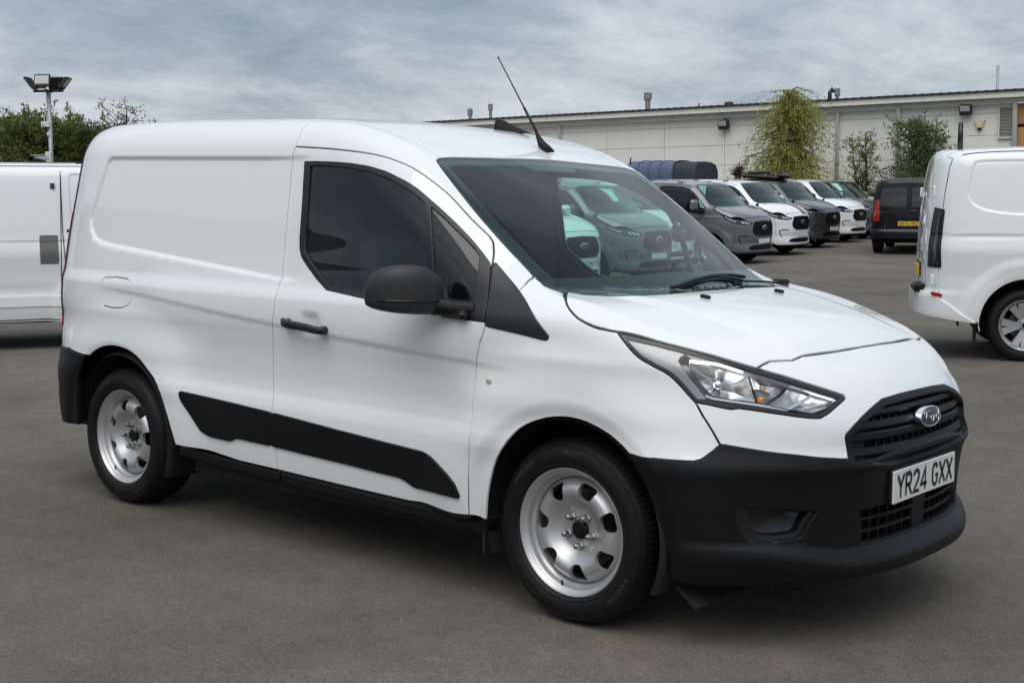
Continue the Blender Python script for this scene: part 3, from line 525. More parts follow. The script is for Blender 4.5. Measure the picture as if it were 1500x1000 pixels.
 'lamp_brow': [(0.395, -0.792, 0.96), (0.43, -0.775, 0.952), (0.463, -0.757, 0.943), (0.496, -0.738, 0.934), (0.527, -0.717, 0.924), (0.557, -0.696, 0.914), (0.587, -0.672, 0.904), (0.617, -0.646, 0.892), (0.646, -0.618, 0.88), (0.675, -0.588, 0.868), (0.702, -0.556, 0.856), (0.729, -0.522, 0.843), (0.747, -0.496, 0.833), (0.765, -0.468, 0.823), (0.764, -0.485, 0.815), (0.749, -0.509, 0.823), (0.734, -0.532, 0.83), (0.708, -0.565, 0.844), (0.68, -0.596, 0.857), (0.651, -0.624, 0.87), (0.622, -0.653, 0.881), (0.592, -0.681, 0.892), (0.564, -0.703, 0.901), (0.536, -0.724, 0.911), (0.506, -0.743, 0.92), (0.478, -0.76, 0.928), (0.45, -0.775, 0.937), (0.42, -0.789, 0.946)],
 'lamp_r1': [(0.413, -0.805, 0.93), (0.432, -0.788, 0.938), (0.47, -0.766, 0.93), (0.505, -0.742, 0.922), (0.539, -0.722, 0.909), (0.571, -0.701, 0.896), (0.59, -0.71, 0.861), (0.6, -0.713, 0.839), (0.61, -0.716, 0.816), (0.587, -0.734, 0.819), (0.564, -0.75, 0.821), (0.532, -0.77, 0.825), (0.499, -0.788, 0.829), (0.48, -0.794, 0.847), (0.461, -0.801, 0.864), (0.435, -0.807, 0.897)],
 'lamp_r2': [(0.577, -0.694, 0.896), (0.6, -0.665, 0.896), (0.632, -0.638, 0.882), (0.663, -0.609, 0.868), (0.662, -0.633, 0.85), (0.646, -0.674, 0.827), (0.634, -0.695, 0.812), (0.616, -0.71, 0.816), (0.6, -0.705, 0.853)],
 'lamp_r3': [(0.668, -0.605, 0.866), (0.69, -0.581, 0.855), (0.712, -0.556, 0.845), (0.733, -0.529, 0.834), (0.751, -0.503, 0.825), (0.768, -0.475, 0.815), (0.763, -0.52, 0.795), (0.751, -0.552, 0.788), (0.738, -0.582, 0.781), (0.717, -0.611, 0.786), (0.696, -0.637, 0.791), (0.671, -0.663, 0.799), (0.645, -0.687, 0.806), (0.657, -0.662, 0.825), (0.667, -0.633, 0.844)],
 'lamp_bulb': [(0.506, -0.773, 0.868)],
 'lamp_amber': [(0.624, -0.698, 0.827)],
 'lamp_bar': [(0.476, -0.8, 0.83), (0.5, -0.789, 0.822), (0.534, -0.77, 0.818), (0.568, -0.75, 0.814), (0.6, -0.727, 0.81), (0.63, -0.703, 0.805), (0.659, -0.676, 0.799), (0.686, -0.647, 0.793), (0.704, -0.61, 0.811), (0.714, -0.584, 0.822), (0.722, -0.554, 0.833)],
 'lamp_bar_top': [(0.414, -0.799, 0.938), (0.451, -0.776, 0.935), (0.485, -0.751, 0.932), (0.522, -0.728, 0.92), (0.557, -0.703, 0.908)],
 'wiper': [(-0.029, -0.496, 1.115), (-0.089, 0.393, 1.133)],
 'fin': [(-1.325, 0.332, 1.79)],
 'char': [(-2.531, -0.902, 1.013), (-2.414, -0.906, 1.005), (-2.296, -0.912, 0.998), (-2.186, -0.915, 0.99), (-2.081, -0.916, 0.982), (-1.979, -0.916, 0.974), (-1.88, -0.916, 0.967), (-1.783, -0.916, 0.959), (-1.688, -0.916, 0.952), (-1.596, -0.916, 0.945), (-1.506, -0.916, 0.938), (-1.415, -0.915, 0.932), (-1.333, -0.909, 0.926), (-1.251, -0.904, 0.92), (-1.154, -0.914, 0.917), (-1.07, -0.914, 0.912), (-0.989, -0.913, 0.907), (-0.909, -0.912, 0.902), (-0.831, -0.912, 0.897), (-0.755, -0.911, 0.892), (-0.68, -0.91, 0.888), (-0.607, -0.909, 0.883), (-0.535, -0.908, 0.879), (-0.464, -0.907, 0.875), (-0.392, -0.91, 0.871)],
}
# ------------------------------------------------------------------ wheels
def rim_disc(name, m, parent, nholes=7, y_side=-1):
    """pressed steel wheel disc with ventilation holes, outer face towards -y"""
    D = curve([(0, .060), (.034, .060), (.070, .058), (.082, .052), (.105, .032), (.122, .0185), (.136, .0145), (.152, .018), (.168, .032), (.183, .052)])
    def ring(r, n): return [(r*math.cos(2*math.pi*i/n), r*math.sin(2*math.pi*i/n)) for i in range(n)]
    holes = []
    for k in range(nholes):
        a = 2*math.pi*(k + .36)/nholes
        q = [(.1150, -.0170), (.1150, .0170), (.140, .0310), (.163, .0355), (.1705, .027), (.1720, 0), (.1705, -.027), (.163, -.0355), (.140, -.0310)]
        q = rounded([(r*math.cos(a) - s*math.sin(a), r*math.sin(a) + s*math.cos(a)) for r, s in q], .012, n=3)
        holes.append(resample(q, .005))
    U = np.array(ring(.183, 120)); C0 = np.array(ring(.0335, 36)); gx = np.arange(-.19, .19, .0062)
    X, Y = np.meshgrid(gx, gx*.9); X[1::2] += .003; X, Y = X.ravel(), Y.ravel(); rr = np.hypot(X, Y)
    k = (rr < .180) & (rr > .036)
    for q in holes: k[k] &= poly_sd(q, X[k], Y[k]) > .0032
    loops = [U, C0] + holes; edges = []; n0 = 0
    for q in loops: edges += [(n0+i, n0+(i+1) % len(q)) for i in range(len(q))]; n0 += len(q)
    A = np.concatenate(loops + [np.stack([X[k], Y[k]], -1)])
    vc, _, fc, *_ = delaunay_2d_cdt([Vector((float(a), float(b))) for a, b in A], edges, [], 0, 1e-8)
    V = np.array([(v.x, v.y) for v in vc]); F = np.array(fc); c = V[F].mean(1); kk = np.hypot(*c.T) > .0335
    for q in holes: kk &= ~inside(q, *c.T)
    F = F[kk]
    def P3(U_, dd=0): 
        r_ = np.hypot(*U_.T); return np.stack([U_[:, 0], D(r_) + dd, U_[:, 1]], -1)
    P = P3(V); cr_ = np.cross(P[F[:, 1]] - P[F[:, 0]], P[F[:, 2]] - P[F[:, 0]]); fl = cr_[:, 1] > 0; F[fl] = F[fl][:, ::-1]
    v = P.tolist(); f = F.tolist()
    for q in holes:   # rolled-in hole edges
        n = len(q); cen = q.mean(0); b = len(v)
        for d_, s_ in ((0, 1.), (.004, .985), (.016, .95)): v += (P3(cen + (q-cen)*1.0, 0) * np.array([1, 1, 1]) + np.array([0, d_, 0]) - np.concatenate([(q-cen)*(1-s_), np.zeros((n, 1))], 1)[:, [0, 2, 1]]).tolist()
        for i_ in range(2):
            for j in range(n): f.append((b+i_*n+j, b+i_*n+(j+1) % n, b+(i_+1)*n+(j+1) % n, b+(i_+1)*n+j))
    return new_obj(name, v, f, m, parent, smooth=True)
def ring_text(word, r, h, ang, depth, width=1.0):
    """lettering laid round a tyre side wall (in the x-z plane, facing -y)"""
    cu = bpy.data.curves.new('lettering', 'FONT'); cu.body = word; cu.size = 1; cu.align_x = 'CENTER'
    o = bpy.data.objects.new('lettering', cu); COL.objects.link(o); dg = bpy.context.evaluated_depsgraph_get(); me = o.evaluated_get(dg).to_mesh()
    v = [tuple(p.co) for p in me.vertices]; f = [tuple(p.vertices) for p in me.polygons]
    o.evaluated_get(dg).to_mesh_clear(); bpy.data.objects.remove(o); bpy.data.curves.remove(cu)
    res = []
    for x, y, _ in v:
        rr = r + (y - .35)*h; a = ang - x*h*width/r
        res.append((rr*math.cos(a), depth(rr), rr*math.sin(a)))
    return res, f
TY = [(.2125, .012), (.219, .001), (.2235, -.004), (.2300, -.0105), (.2335, -.0150), (.2365, -.0152), (.2385, -.0145), (.245, -.0185), (.262, -.0205), (.280, -.0175), (.2925, -.0115), (.2935, -.0125), (.2960, -.0120), (.2970, -.0095), (.304, -.001), (.3075, .003), (.3125, .0115), (.3185, .0235), (.3222, .036)]
def make_wheel(name='wheel', nseg=144):
    """steel wheel on a road tyre; axle along y, outer face at y = 0 towards -y, width .205"""
    w = empty(name)
    W_ = .190; prof = list(TY)
    inner = [(r, W_ - h) for r, h in TY][::-1]
    tread = []
    zs = np.linspace(.036, W_ - .036, 16)
    groove = {3, 6, 9, 12}
    for i, z in enumerate(zs[1:-1]):
        r = .3222 + .0034*(1 - ((z - W_/2)/(W_/2 - .036))**2)
        if (i+1) in groove: tread += [(r, z - .0035), (r - .007, z - .0028), (r - .007, z + .0028), (r, z + .0035)]
        else: tread += [(r, z)]
    full = prof + tread + inner; n = nseg*2; v, f = [], []
    for (r, h) in full:
        for k in range(n):
            a = 2*math.pi*k/n; rr = r
            if r > .3115 and k % 3 == 0: rr -= .0042 if h < .05 or h > .14 else .0018
            x, z = rr*math.cos(a), rr*math.sin(a); y = h
            if z < -.3165: z = -.3165
            if z < -.20 and r > .23: # side wall bulges where the tyre carries the load
                y += (-.006 if h < W_/2 else .006)*((-z - .20)/.12)**2*(1 - abs(r - .275)/.06 if abs(r - .275) < .06 else 0)
            v.append((x, y, z))
    for i in range(len(full)-1):
        for k in range(n): f.append((i*n+k, (i+1)*n+k, (i+1)*n+(k+1) % n, i*n+(k+1) % n))
    f = [q[::-1] for q in f]
    t = new_obj('tyre', v, f, TYRE, w, smooth=True); t.data.set_sharp_from_angle(angle=R(38))
    dep = curve(sorted((r, h - .0014) for r, h in TY if .2385 <= r <= .293))
    for word, ang, h_, r_ in (('HANKOOK', R(135), .022, .272), ('HANKOOK', R(-38), .022, .272), ('VENTUS', R(88), .017, .276), ('205/60 R16', R(-125), .013, .270)):
        a, b = ring_text(word, r_, h_, ang, lambda q: float(dep(q)), 1.1); new_obj('tyre_lettering', a, [q[::-1] for q in b], TYRETXT, w, smooth=False)
    b = MB(); b.lathe([(.2135, .012), (.2195, .0035), (.2218, -.001), (.2212, -.004), (.2185, -.0045), (.2160, -.001), (.2125, .006), (.2055, .010), (.2015, .013), (.1985, .020), (.1965, .030), (.1935, .036), (.1885, .040), (.1855, .048), (.1835, .058), (.1832, .150), (.20, .165), (.2135, .178)], n=96)
    b.build('rim', SILVER, w, smooth=True).data.set_sharp_from_angle(angle=R(60))
    rim_disc('wheel_disc', SILVER, w)
    b = MB(); b.lathe([(.0, .0455), (.024, .0455), (.0295, .0475), (.0325, .052), (.0335, .064)], n=36); b.build('centre_cap', BLACKP, w, angle=40)
    for k in range(5):
        a = 2*math.pi*(k - .22)/5; cx, cz = .054*math.cos(a), .054*math.sin(a)
        b = MB(); b.lathe([(0, .022), (.0055, .0224), (.0090, .0250), (.0105, .030)], n=12, c=(cx, 0, cz)); b.lathe([(.0105, .030), (.0118, .031), (.0120, .047), (.0155, .050), (.0155, .060)], n=6, c=(cx, 0, cz)); b.build('wheel_nut', STEEL, w, angle=30)
    b = MB(); b.lathe([(.06, .105), (.135, .105), (.135, .118), (.06, .118)], n=40); b.build('brake_disc', mat('brake_disc', (.16, .14, .125), rough=.45, metal=.8), w, angle=40)
    b = MB(); b.lathe([(.0, .112), (.190, .112), (.190, .118)], n=40); b.box((.075, .10, .05), (.075, .05, .13), bev=.012); b.build('backing_plate', UNDER, w)
    b = MB(); b.tube([(-.048, .018, -.192), (-.044, .010, -.176)], [.0045, .0035], 8); b.build('valve', BLACKP, w)
    return w
WHEEL = make_wheel()

# ------------------------------------------------------------------ the white van in front
def q3(name): return [tuple(p) for p in OUT[name]]
def build_connect():
    B = Connect(); X = Surf(B, 'X'); T = Surf(B, 'T'); Fs = Surf(B, 'F', .1); Rs = Surf(B, 'R', -2.9)
    van = tag(empty('panel_van'), 'small white panel van with black bumpers parked in the foreground', 'van')
    P = dict(parent=van)
    # --- shared outlines
    dt, sg, df, db, dr = (q3(k) for k in ('door_top', 'sail_gap', 'door_front', 'door_bottom', 'door_rear'))
    door_o = dt + sg + df + db + dr
    win_o = q3('win_outer') + [(-.4085, -.832, 1.172), (-.3895, -.862, 1.116), (-.3745, -.892, 1.060)] + q3('win_lower')
    door, door2 = panel('door', X, door_o, WHITE, van, holes=[win_o], h=.012, inset=.005, hole_inset=.0005)
    # roof side rail / A pillar
    pj, wl = q3('pillar_joint'), q3('ws_left')
    sail = q3('sail')
    yr = .628
    def roof_edge(x0, x1, n=14): return [(x, -yr, 1.8) for x in np.linspace(x0, x1, n)]
    def on(pts, S=T):
        return [tuple(p) for p in S.pos(S.uv(np.array(pts)))[0]]
    seam = q3('seam') + [(-1.535, -.67, 1.76)]
    rail_o = dt[1:-1] + [dt[-1]] + sail[0:3] + pj[1:] + wl[2:] + on(roof_edge(-.86, -1.535)) + seam[::-1][1:]
    panel('roof_side_rail', X, rail_o, WHITE, van, h=.016)
    panel('pillar_trim', X, rail_o, DARK, van, h=.03, inset=-.012, off=-.028, thick=.001)
    # rear side panel
    ra = q3('rear_arch')
    redge = [(-3.06, -.90, .709), (-3.17, -.87, .70), (-3.262, -.83, .70), (-3.268, -.82, .85), (-3.262, -.807, 1.0), (-3.255, -.79, 1.18), (-3.238, -.757, 1.36), (-3.215, -.724, 1.55), (-3.19, -.697, 1.69), (-3.165, -.66, 1.76)]
    quarter_o = seam[::-1] + dr[::-1] + [db[-1]] + q3('quarter_bottom') + ra + redge[0:] + on(roof_edge(-3.12, -1.56, 20))
    flap = rounded(q3('flap'), .02)
    rc = rounded(np.array(B.recess), .05, n=6); rc = rc[rc[:, 0] < -1.3] if False else rc
    rc = resample(rc, .03); rec_uv = np.stack([rc[:, 0], np.arctan2(rc[:, 1] - B.zc, B.side(rc[:, 0], rc[:, 1])*.995)*.95], -1)
    quarter, quarter2 = panel('rear_side_panel', X, quarter_o, WHITE, van, h=.0125, holes=[flap], mirror=True, feat=(rec_uv, (-.017, -.012, -.007, -.003, .001, .005, .009), .021))
    panel('fuel_flap', X, flap, WHITE, quarter, mirror=quarter2, h=.012, inset=.0045)
    # front wing
    hs, ll, bs, bsd, fa = (q3(k) for k in ('hood_side', 'lamp_left', 'bumper_seam', 'black_side', 'front_arch'))
    wing_o = sg[-1:] + sail[3:][::-1][4:] if False else None
    sail_low = [p for p in sail[6:11]]           # tip and lower edge, front to back
    wing_o = [sg[-1]] + [sail[10]] + sail[9:2:-1] + [sail[2]] + pj[1:] + wl[1::-1] + [q3('ws_bottom')[-1]] + hs + ll + bs + bsd + fa + [df[-1]] + df[::-1][1:]
    panel('front_wing', X, wing_o, WHITE, van, h=.0125)
    # roof
    wt = q3('ws_top')
    near_edge = on(roof_edge(-.86, -3.12, 24)); rear_r = [(-3.20, y, 1.8) for y in np.linspace(-.55, .55, 8)]
    wtn = [p for p in wt if p[1] < .05]; top_edge = [(-.846, -.628, 1.6)] + [(p[0] - .004, p[1], p[2]) for p in wtn]
    top_edge = top_edge + [(p[0], -p[1], p[2]) for p in top_edge[::-1][1:]]
    roof_o = near_edge[::-1] + top_edge[0:] + [(p[0], -p[1], p[2]) for p in near_edge] + rear_r[::-1]
    panel('roof', T, roof_o, WHITE, van, mirror=False, h=.022, hb=.02)
    # windscreen and its ceramic border
    wb = q3('ws_bottom')
    lft = [(p[0], p[1], p[2]) for p in wl]; half = wb[0:] + lft + [p for p in wt if p[1] < -.05]
    ws_o = half + mirrored(half)
    def sc_in(o, d): 
        U = T.uv(np.array(o)); return inset_poly(resample(U, .02), d)
    U0 = resample(T.uv(np.array(ws_o)), .02); win_in = inset_poly(U0, .045)
    # lower edge of the printed border is deeper
    keep = win_in.copy(); keep[:, 0] = np.minimum(keep[:, 0], -.105 - .28*keep[:, 1]**2)
    o_ = new_obj('windscreen', *[a for a in panel_mesh(T, ws_o, h=.03, inset=.002, off=-.001, thick=.006)][:2], SCREEN, van, None)
    v, f, n = panel_mesh(T, ws_o, h=.03, inset=.002, off=-.001, thick=.006); o_.data.normals_split_custom_set_from_vertices([tuple(a) for a in n])
    cer = panel('windscreen_border', T, U0, GLOSSB, o_, mirror=False, holes=[keep], uvin=True, h=.025, inset=.004, hole_inset=0, off=-.006, thick=.001, edge=.0005)
    bar('windscreen_seal', T, ws_o, .014, .012, RUBBER, van, closed=True, lift=-.016)
    panel('sensor_frit', T, [(-.845, -.30, 1.6), (-.845, .16, 1.6), (-.745, .10, 1.6), (-.745, -.16, 1.6)], GLOSSB, o_, mirror=False, h=.03, inset=0, off=-.007, thick=.001)
    # bonnet
    hl, hf = q3('hood_lamp'), q3('hood_front')
    hfn = [p for p in hf if p[1] < -.02]
    half = [p for p in wb[:6]] + hs + hl + hfn
    hood_o = half + mirrored(half)
    bonnet = panel('bonnet', T, hood_o, WHITE, van, mirror=False, h=.016, inset=.0055)[0]
    for sy in (-1, 1):
        p = T.put((.140, sy*.272))[0]; b = MB(); b.box((p[0], p[1], p[2] + .006), (.040, .022, .013), Matrix.Rotation(R(8), 3, 'Y'), bev=.005); b.build('washer_nozzle', BLACKP, bonnet)
    # cowl tray between bonnet and glass
    cw = [(-.02, -.6, 1.08), (.03, -.3, 1.09), (.045, 0, 1.09), (.03, .3, 1.09), (-.02, .6, 1.08), (-.10, .66, 1.1), (-.10, -.66, 1.1)]
    # headlamps
    lb, lt = q3('lamp_bottom'), q3('lamp_top')
    lamp_o = hs[-1:] + ll + lb + lt + hl[::-1]
    lens, lens2 = panel('headlamp', Fs, lamp_o, LENS, van, h=.014, inset=.004, off=-.001, thick=.012)
    LU = resample(Fs.uv(np.array(lamp_o)), .008); 
    CHS = mat('lamp_reflector', (.80, .80, .80), rough=.22, metal=1.)
    HOUS = mat('lamp_housing', (.16, .162, .165), rough=.25, metal=.7)
    GREYL = mat('lamp_grey_infill', (.33, .335, .34), rough=.32, metal=.5)
    inner = inset_poly(LU, .0065)
    panel('lamp_rim', Fs, LU, GLOSSB, lens, mirror=lens2, holes=[inner], uvin=True, h=.01, inset=.004, hole_inset=0, off=-.005, thick=.012, edge=.001)
    panel('lamp_housing', Fs, LU, HOUS, lens, mirror=lens2, uvin=True, h=.02, inset=.006, off=-.055, thick=.001)
    def lp(pts): return [tuple(p) for p in OUT[pts]]
    panel('lamp_tail_panel', Fs, lp('lamp_tail'), GREYL, lens, mirror=lens2, h=.012, inset=0, off=-.012, thick=.03)
    panel('lamp_brow', Fs, lp('lamp_brow'), HOUS, lens, mirror=lens2, h=.012, inset=0, off=-.012, thick=.03)
    for nm, key, mm, of in (('reflector', 'lamp_r1', CHS, -.03), ('reflector', 'lamp_r2', CHS, -.034), ('reflector', 'lamp_r3', CHS, -.026)):
        o1 = OUT[key]; U = Fs.uv(np.array(o1)); c_ = U.mean(0)
        # concave bowl: rim near the lens, floor set back
        U = resample(U, .006); rings = [1., .93, .8, .62, .42, .22, .05]; dep = [0, .006, .017, .028, .036, .041, .043]
        vs_, fs_ = [], []; n_ = len(U)
        for r_, d_ in zip(rings, dep):
            P_, N_ = Fs.pos(c_ + (U - c_)*r_); vs_.append(P_ + N_*(of + .022 - d_*(1.25 if nm else 1)))
        V_ = np.concatenate(vs_)
        for i_ in range(len(rings)-1):
            for j in range(n_): fs_.append((i_*n_+j, i_*n_+(j+1) % n_, (i_+1)*n_+(j+1) % n_, (i_+1)*n_+j))
        fs_.append(tuple((len(rings)-1)*n_ + j for j in range(n_)))
        for sg_, pr_ in ((1, lens), (-1, lens2)):
            new_obj(nm, V_*np.array([1, sg_, 1]), [q[::-sg_] for q in fs_], mm, pr_, smooth=True)
    for key, r_, mm, nm in (('lamp_bulb', .016, CHROME, 'bulb_shield'), ('lamp_amber', .010, AMBER, 'indicator_bulb')):
        p = np.array(OUT[key][0]); n_ = Fs.nrm(p[None])[0]; c_ = p - n_*.022
        for sg_, pr_ in ((1, lens), (-1, lens2)):
            b = MB(); d_ = Vector(n_*MIR if sg_ < 0 else n_); cc = Vector(c_*MIR if sg_ < 0 else c_)
            b.tube([cc - d_*.03, cc, cc + d_*.006, cc + d_*.0095, cc + d_*.011], [r_*.8, r_, r_*.85, r_*.5, r_*.05], 14); b.build(nm, mm, pr_, smooth=True)
    bar('light_bar', Fs, lp('lamp_bar'), .010, .012, CHS, lens, mirror=lens2, lift=-.022, step=.012)
    bar('light_bar', Fs, lp('lamp_bar_top'), .016, .012, CHS, lens, mirror=lens2, lift=-.022, step=.012)
    # upper front bumper, painted
    gs, gb = q3('grille_side'), q3('grille_bottom'); bt = q3('black_top')
    gsl = [p for p in gs if p[1] < -.02]
    half = hfn[::-1] + [hl[-1]] + lt[::-1] + lb[::-1] + ll[-1:] + bs + bt + [gs[0]] + gsl[1:]
    fr_o = half + mirrored(half)
    nose = panel('front_panel', Fs, fr_o, WHITE, van, mirror=False, h=.014, inset=.0045)[0]
    # lower front bumper, black plastic
    gbl = [p for p in gb if p[1] < -.05]
    arch_low = [(.315, -.89, .56), (.355, -.88, .47), (.385, -.87, .38), (.40, -.86, .30), (.40, -.85, .235)]
    bb = [(.50, -.81, .222), (.62, -.74, .228), (.763, -.598, .236), (.84, -.44, .238), (.885, -.25, .238)]
    fog, lg = q3('fog'), [(.84, -.424, .452), (.84, -.40, .395), (.85, -.405, .338), (.884, -.25, .338), (.89, -.10, .338)]
    half = gbl[::-1] + [gs[0]] + bt[::-1] + [bs[-1]] + bsd + [fa[0]] + arch_low + bb
    lgt = [(.89, -.10, .455), (.88, -.25, .455)]
    lg_o = lg + mirrored(lg)[0:] ; lg_half = lg + mirrored(lg)
    lg_full = lg + mirrored(lg)[:]
    lgo = [(.84, -.424, .452), (.84, -.40, .395), (.85, -.405, .338), (.884, -.25, .336), (.89, 0, .336), (.884, .25, .336), (.85, .405, .338), (.84, .40, .395), (.84, .424, .452), (.88, .25, .458), (.89, 0, .460), (.88, -.25, .458)]
    fogr = rounded(fog, .012)
    fog2 = [(p[0], -p[1], p[2]) for p in fogr][::-1]
    bumper = panel('front_bumper', Fs, half + mirrored(half), BLACKP, van, mirror=False, h=.013, inset=.002, holes=[lgo, fogr, fog2], hole_inset=0, thick=.03, edge=.004, rows=(.613, .606, .601, .594, .376, .368, .346, .337, .327))[0]
    # lamp pockets
    fu = Fs.uv(fogr); cf = fu.mean(0)
    for sg_ in (1, -1):
        vs_, fs_, n_ = [], [], 0; U = resample(fu, .008); n_ = len(U)
        for r_, d_ in ((1.0, .003), (.985, .012), (.96, .014), (.90, .014), (.72, .017), (.70, .050), (.40, .062), (.05, .066)):
            P_, N_ = Fs.pos(cf + np.array([.012, .004])*(1 - r_)*2 + (U - cf)*r_); vs_.append(P_ - N_*d_)
        V_ = np.concatenate(vs_)
        for i_ in range(7):
            for j in range(n_): fs_.append((i_*n_+j, i_*n_+(j+1) % n_, (i_+1)*n_+(j+1) % n_, (i_+1)*n_+j))
        fs_.append(tuple(7*n_ + j for j in range(n_)))
        o = new_obj('fog_lamp_bezel', V_*np.array([1, sg_, 1]), [q[::sg_] for q in fs_], mat('bezel_black', (.010, .0105, .0115), rough=.30), bumper, smooth=True); o.data.set_sharp_from_angle(angle=R(32))
    # lower intake: dark back, bars
    panel('intake_back', Fs, lgo, UNDER, bumper, mirror=False, h=.03, inset=-.01, off=-.075, thick=.001)
    for z in (.373, .414):
        bar('intake_bar', Fs, [(.85, y, z) for y in np.linspace(-.41, .41, 22)], .011, .028, BLACKP, bumper, lift=-.040)
    for k_ in range(-7, 8):
        if abs(k_) < 1: continue
        y = k_*.056
        bar('intake_bar', Fs, [(.86, y, .335), (.86, y, .46)], .006, .022, BLACKP, bumper, lift=-.042)
    panel('intake_post', Fs, [(.9, -.056, .336), (.9, .046, .336), (.9, .050, .46), (.9, -.060, .46)], BLACKP, bumper, mirror=False, h=.02, inset=0, off=-.012, thick=.04)
    # grille
    gout = [p for p in gs if p[1] < -.02] ; ghalf = [gb[0]] + gs[:1] + gout[1:]
    gl = gbl[::-1] + gs[:1] + gout[1:]
    g_o = gl + mirrored(gl)
    gU = resample(Fs.uv(np.array(g_o)), .012); gin = inset_poly(gU, .016)
    GR = mat('grille_black', (.0055, .0058, .0075), rough=.5, spec=.3)
    grille = panel('grille', Fs, gU, GR, nose, mirror=False, uvin=True, holes=[gin], h=.011, inset=.002, hole_inset=0, off=.002, thick=.05, edge=.004)[0]
    panel('grille_back', Fs, gU, UNDER, nose, mirror=False, uvin=True, h=.03, inset=.01, off=-.06, thick=.001)
    for z, hw, ww in ((.772, .36, .026), (.731, .435, .028), (.690, .470, .028), (.648, .465, .030), (.607, .445, .026)):
        th = np.linspace(-hw, hw, 30); bar('grille_slat', Fs, [(.85, y, z) for y in th], ww, .022, GR, nose, lift=-.038, bev=.5)
    for sy in (-1, 1):   # closed outer thirds of the grille
        panel('grille_infill', Fs, [(.8, sy*.30, .79), (.8, sy*.43, .735), (.8, sy*.475, .69), (.8, sy*.46, .61), (.8, sy*.40, .60), (.8, sy*.345, .60), (.8, sy*.36, .70)], GR, nose, mirror=False, h=.02, inset=0, off=-.034, thick=.02)
    for k_ in range(-6, 7):
        bar('grille_post', Fs, [(.85, k_*.05, .60), (.85, k_*.05, .785)], .008, .012, GR, nose, lift=-.052)
    # oval emblem
    bc = Fs.put((0, .722))[0] + np.array([.004, 0, 0]); tilt = -.16
    def em(s, t, d): return (bc[0] + d + t*math.sin(tilt), s, bc[2] + t*math.cos(tilt))
    def oval(a, b_, d, n=48): return [em(a*math.cos(2*math.pi*i/n), b_*math.sin(2*math.pi*i/n), d) for i in range(n)]
    rings = [oval(.086, .036, -.022), oval(.086, .036, .003), oval(.0852, .0352, .0055), oval(.0825, .0325, .0062), oval(.0805, .0305, .0055)]
    v = [p for r_ in rings for p in r_]; f = [(i*48+j, i*48+(j+1) % 48, (i+1)*48+(j+1) % 48, (i+1)*48+j) for i in range(4) for j in range(48)]
    emb = new_obj('emblem', v, f, CHROME, van, smooth=True)
    rr = [oval(.0805*k_, .0305*k_, .0055 + .003*(1-k_*k_)) for k_ in (1, .8, .6, .4, .2)]
    v = [p for r_ in rr for p in r_] + [em(0, 0, .0085)]; f = [(i*48+j, i*48+(j+1) % 48, (i+1)*48+(j+1) % 48, (i+1)*48+j) for i in range(4) for j in range(48)] + [(4*48+j, 4*48+(j+1) % 48, 240) for j in range(48)]
    new_obj('emblem_field', v, f, mat('emblem_blue', (.012, .022, .060), rough=.35, coat=.4), emb, smooth=True)
    script = {'F': [[(-.9, 0), (-.55, 1), (.1, 1.05)], [(-.75, .55), (-.2, .55)], [(-1.1, .8), (-.9, 1.05), (-.5, 1.05)]], 'o': [[(.30 + .22*math.cos(a), .32 + .28*math.sin(a)) for a in np.linspace(0, 2*math.pi, 14)]], 'r': [[(.60, 0), (.70, .6), (.78, .50), (.96, .58)]], 'd': [[(1.24 + .20*math.cos(a), .30 + .28*math.sin(a)) for a in np.linspace(0, 2*math.pi, 14)], [(1.40, 0), (1.60, 1.1)]]}
    b = MB()
    for k_, lines in script.items():
        for ln in lines: b.tube([em((px - .30)*.047, (py - .5)*.038, .0088) for px, py in ln], .0015, 5)
    b.build('emblem_script', CHROME, emb, smooth=True)
    # number plate
    pl = MB(); px = .879; pl.box((px - .004, 0, .5075), (.008, .520, .111), Matrix.Rotation(-.018, 3, 'Y'), bev=.003); plate = pl.build('number_plate', PLATEW, van)
    plate_text('YR24 GXX', lambda s, t: (px + .0012, s, .5075 + t), plate)
    pl = MB(); pl.box((px - .022, 0, .508), (.028, .53, .118), bev=.006); pl.build('plate_plinth', BLACKP, bumper)
    # side glass, frame and mirror corner
    U0 = resample(X.uv(np.array(win_o)), .012)
    gm, gq = rounded(q3('glass_main'), .012), rounded(q3('glass_quarter'), .008)
    FRAME = mat('window_frame_black', (.012, .0122, .013), rough=.40)
    panel('window_frame', X, win_o, FRAME, door, mirror=door2, holes=[gm, gq], h=.012, inset=.001, hole_inset=0, off=.001, thick=.014, edge=.003)
    panel('window', X, gm, GLASS, door, mirror=door2, h=.025, inset=-.004, off=-.008, thick=.003)
    panel('quarter_light', X, gq, GLASS, door, mirror=door2, h=.025, inset=-.004, off=-.008, thick=.003)
    panel('mirror_corner', X, rounded(sail, .01), FRAME, van, h=.012, inset=.0015, off=.004, thick=.014, edge=.004)
    # black strips along the lower flank
    panel('side_moulding', X, rounded(q3('mould_rear'), .012), BLACKP, quarter, mirror=quarter2, h=.014, inset=.0, off=.010, thick=.02, edge=.005)
    panel('side_moulding', X, rounded(q3('mould_door'), .012), BLACKP, door, mirror=door2, h=.014, inset=.0, off=.010, thick=.02, edge=.005)
    # sill
    for xa, xb, za, zb in ((-2.195, -1.503, .341, .322), (-1.497, -.36, .322, .303)):
        xs = np.linspace(xa, xb, 20); zs = np.linspace(za, zb, 20)
        for sg_ in (1, -1):
            L_ = math.hypot(xb - xa, zb - za); b = MB(); b.box(((xa + xb)/2, -sg_*.855, (za + zb)/2 - .026), (L_ - .004, .074, .044), Matrix.Rotation(-math.atan2(zb - za, xb - xa), 3, 'Y'), bev=.008); b.build('sill', BLACKP, van)
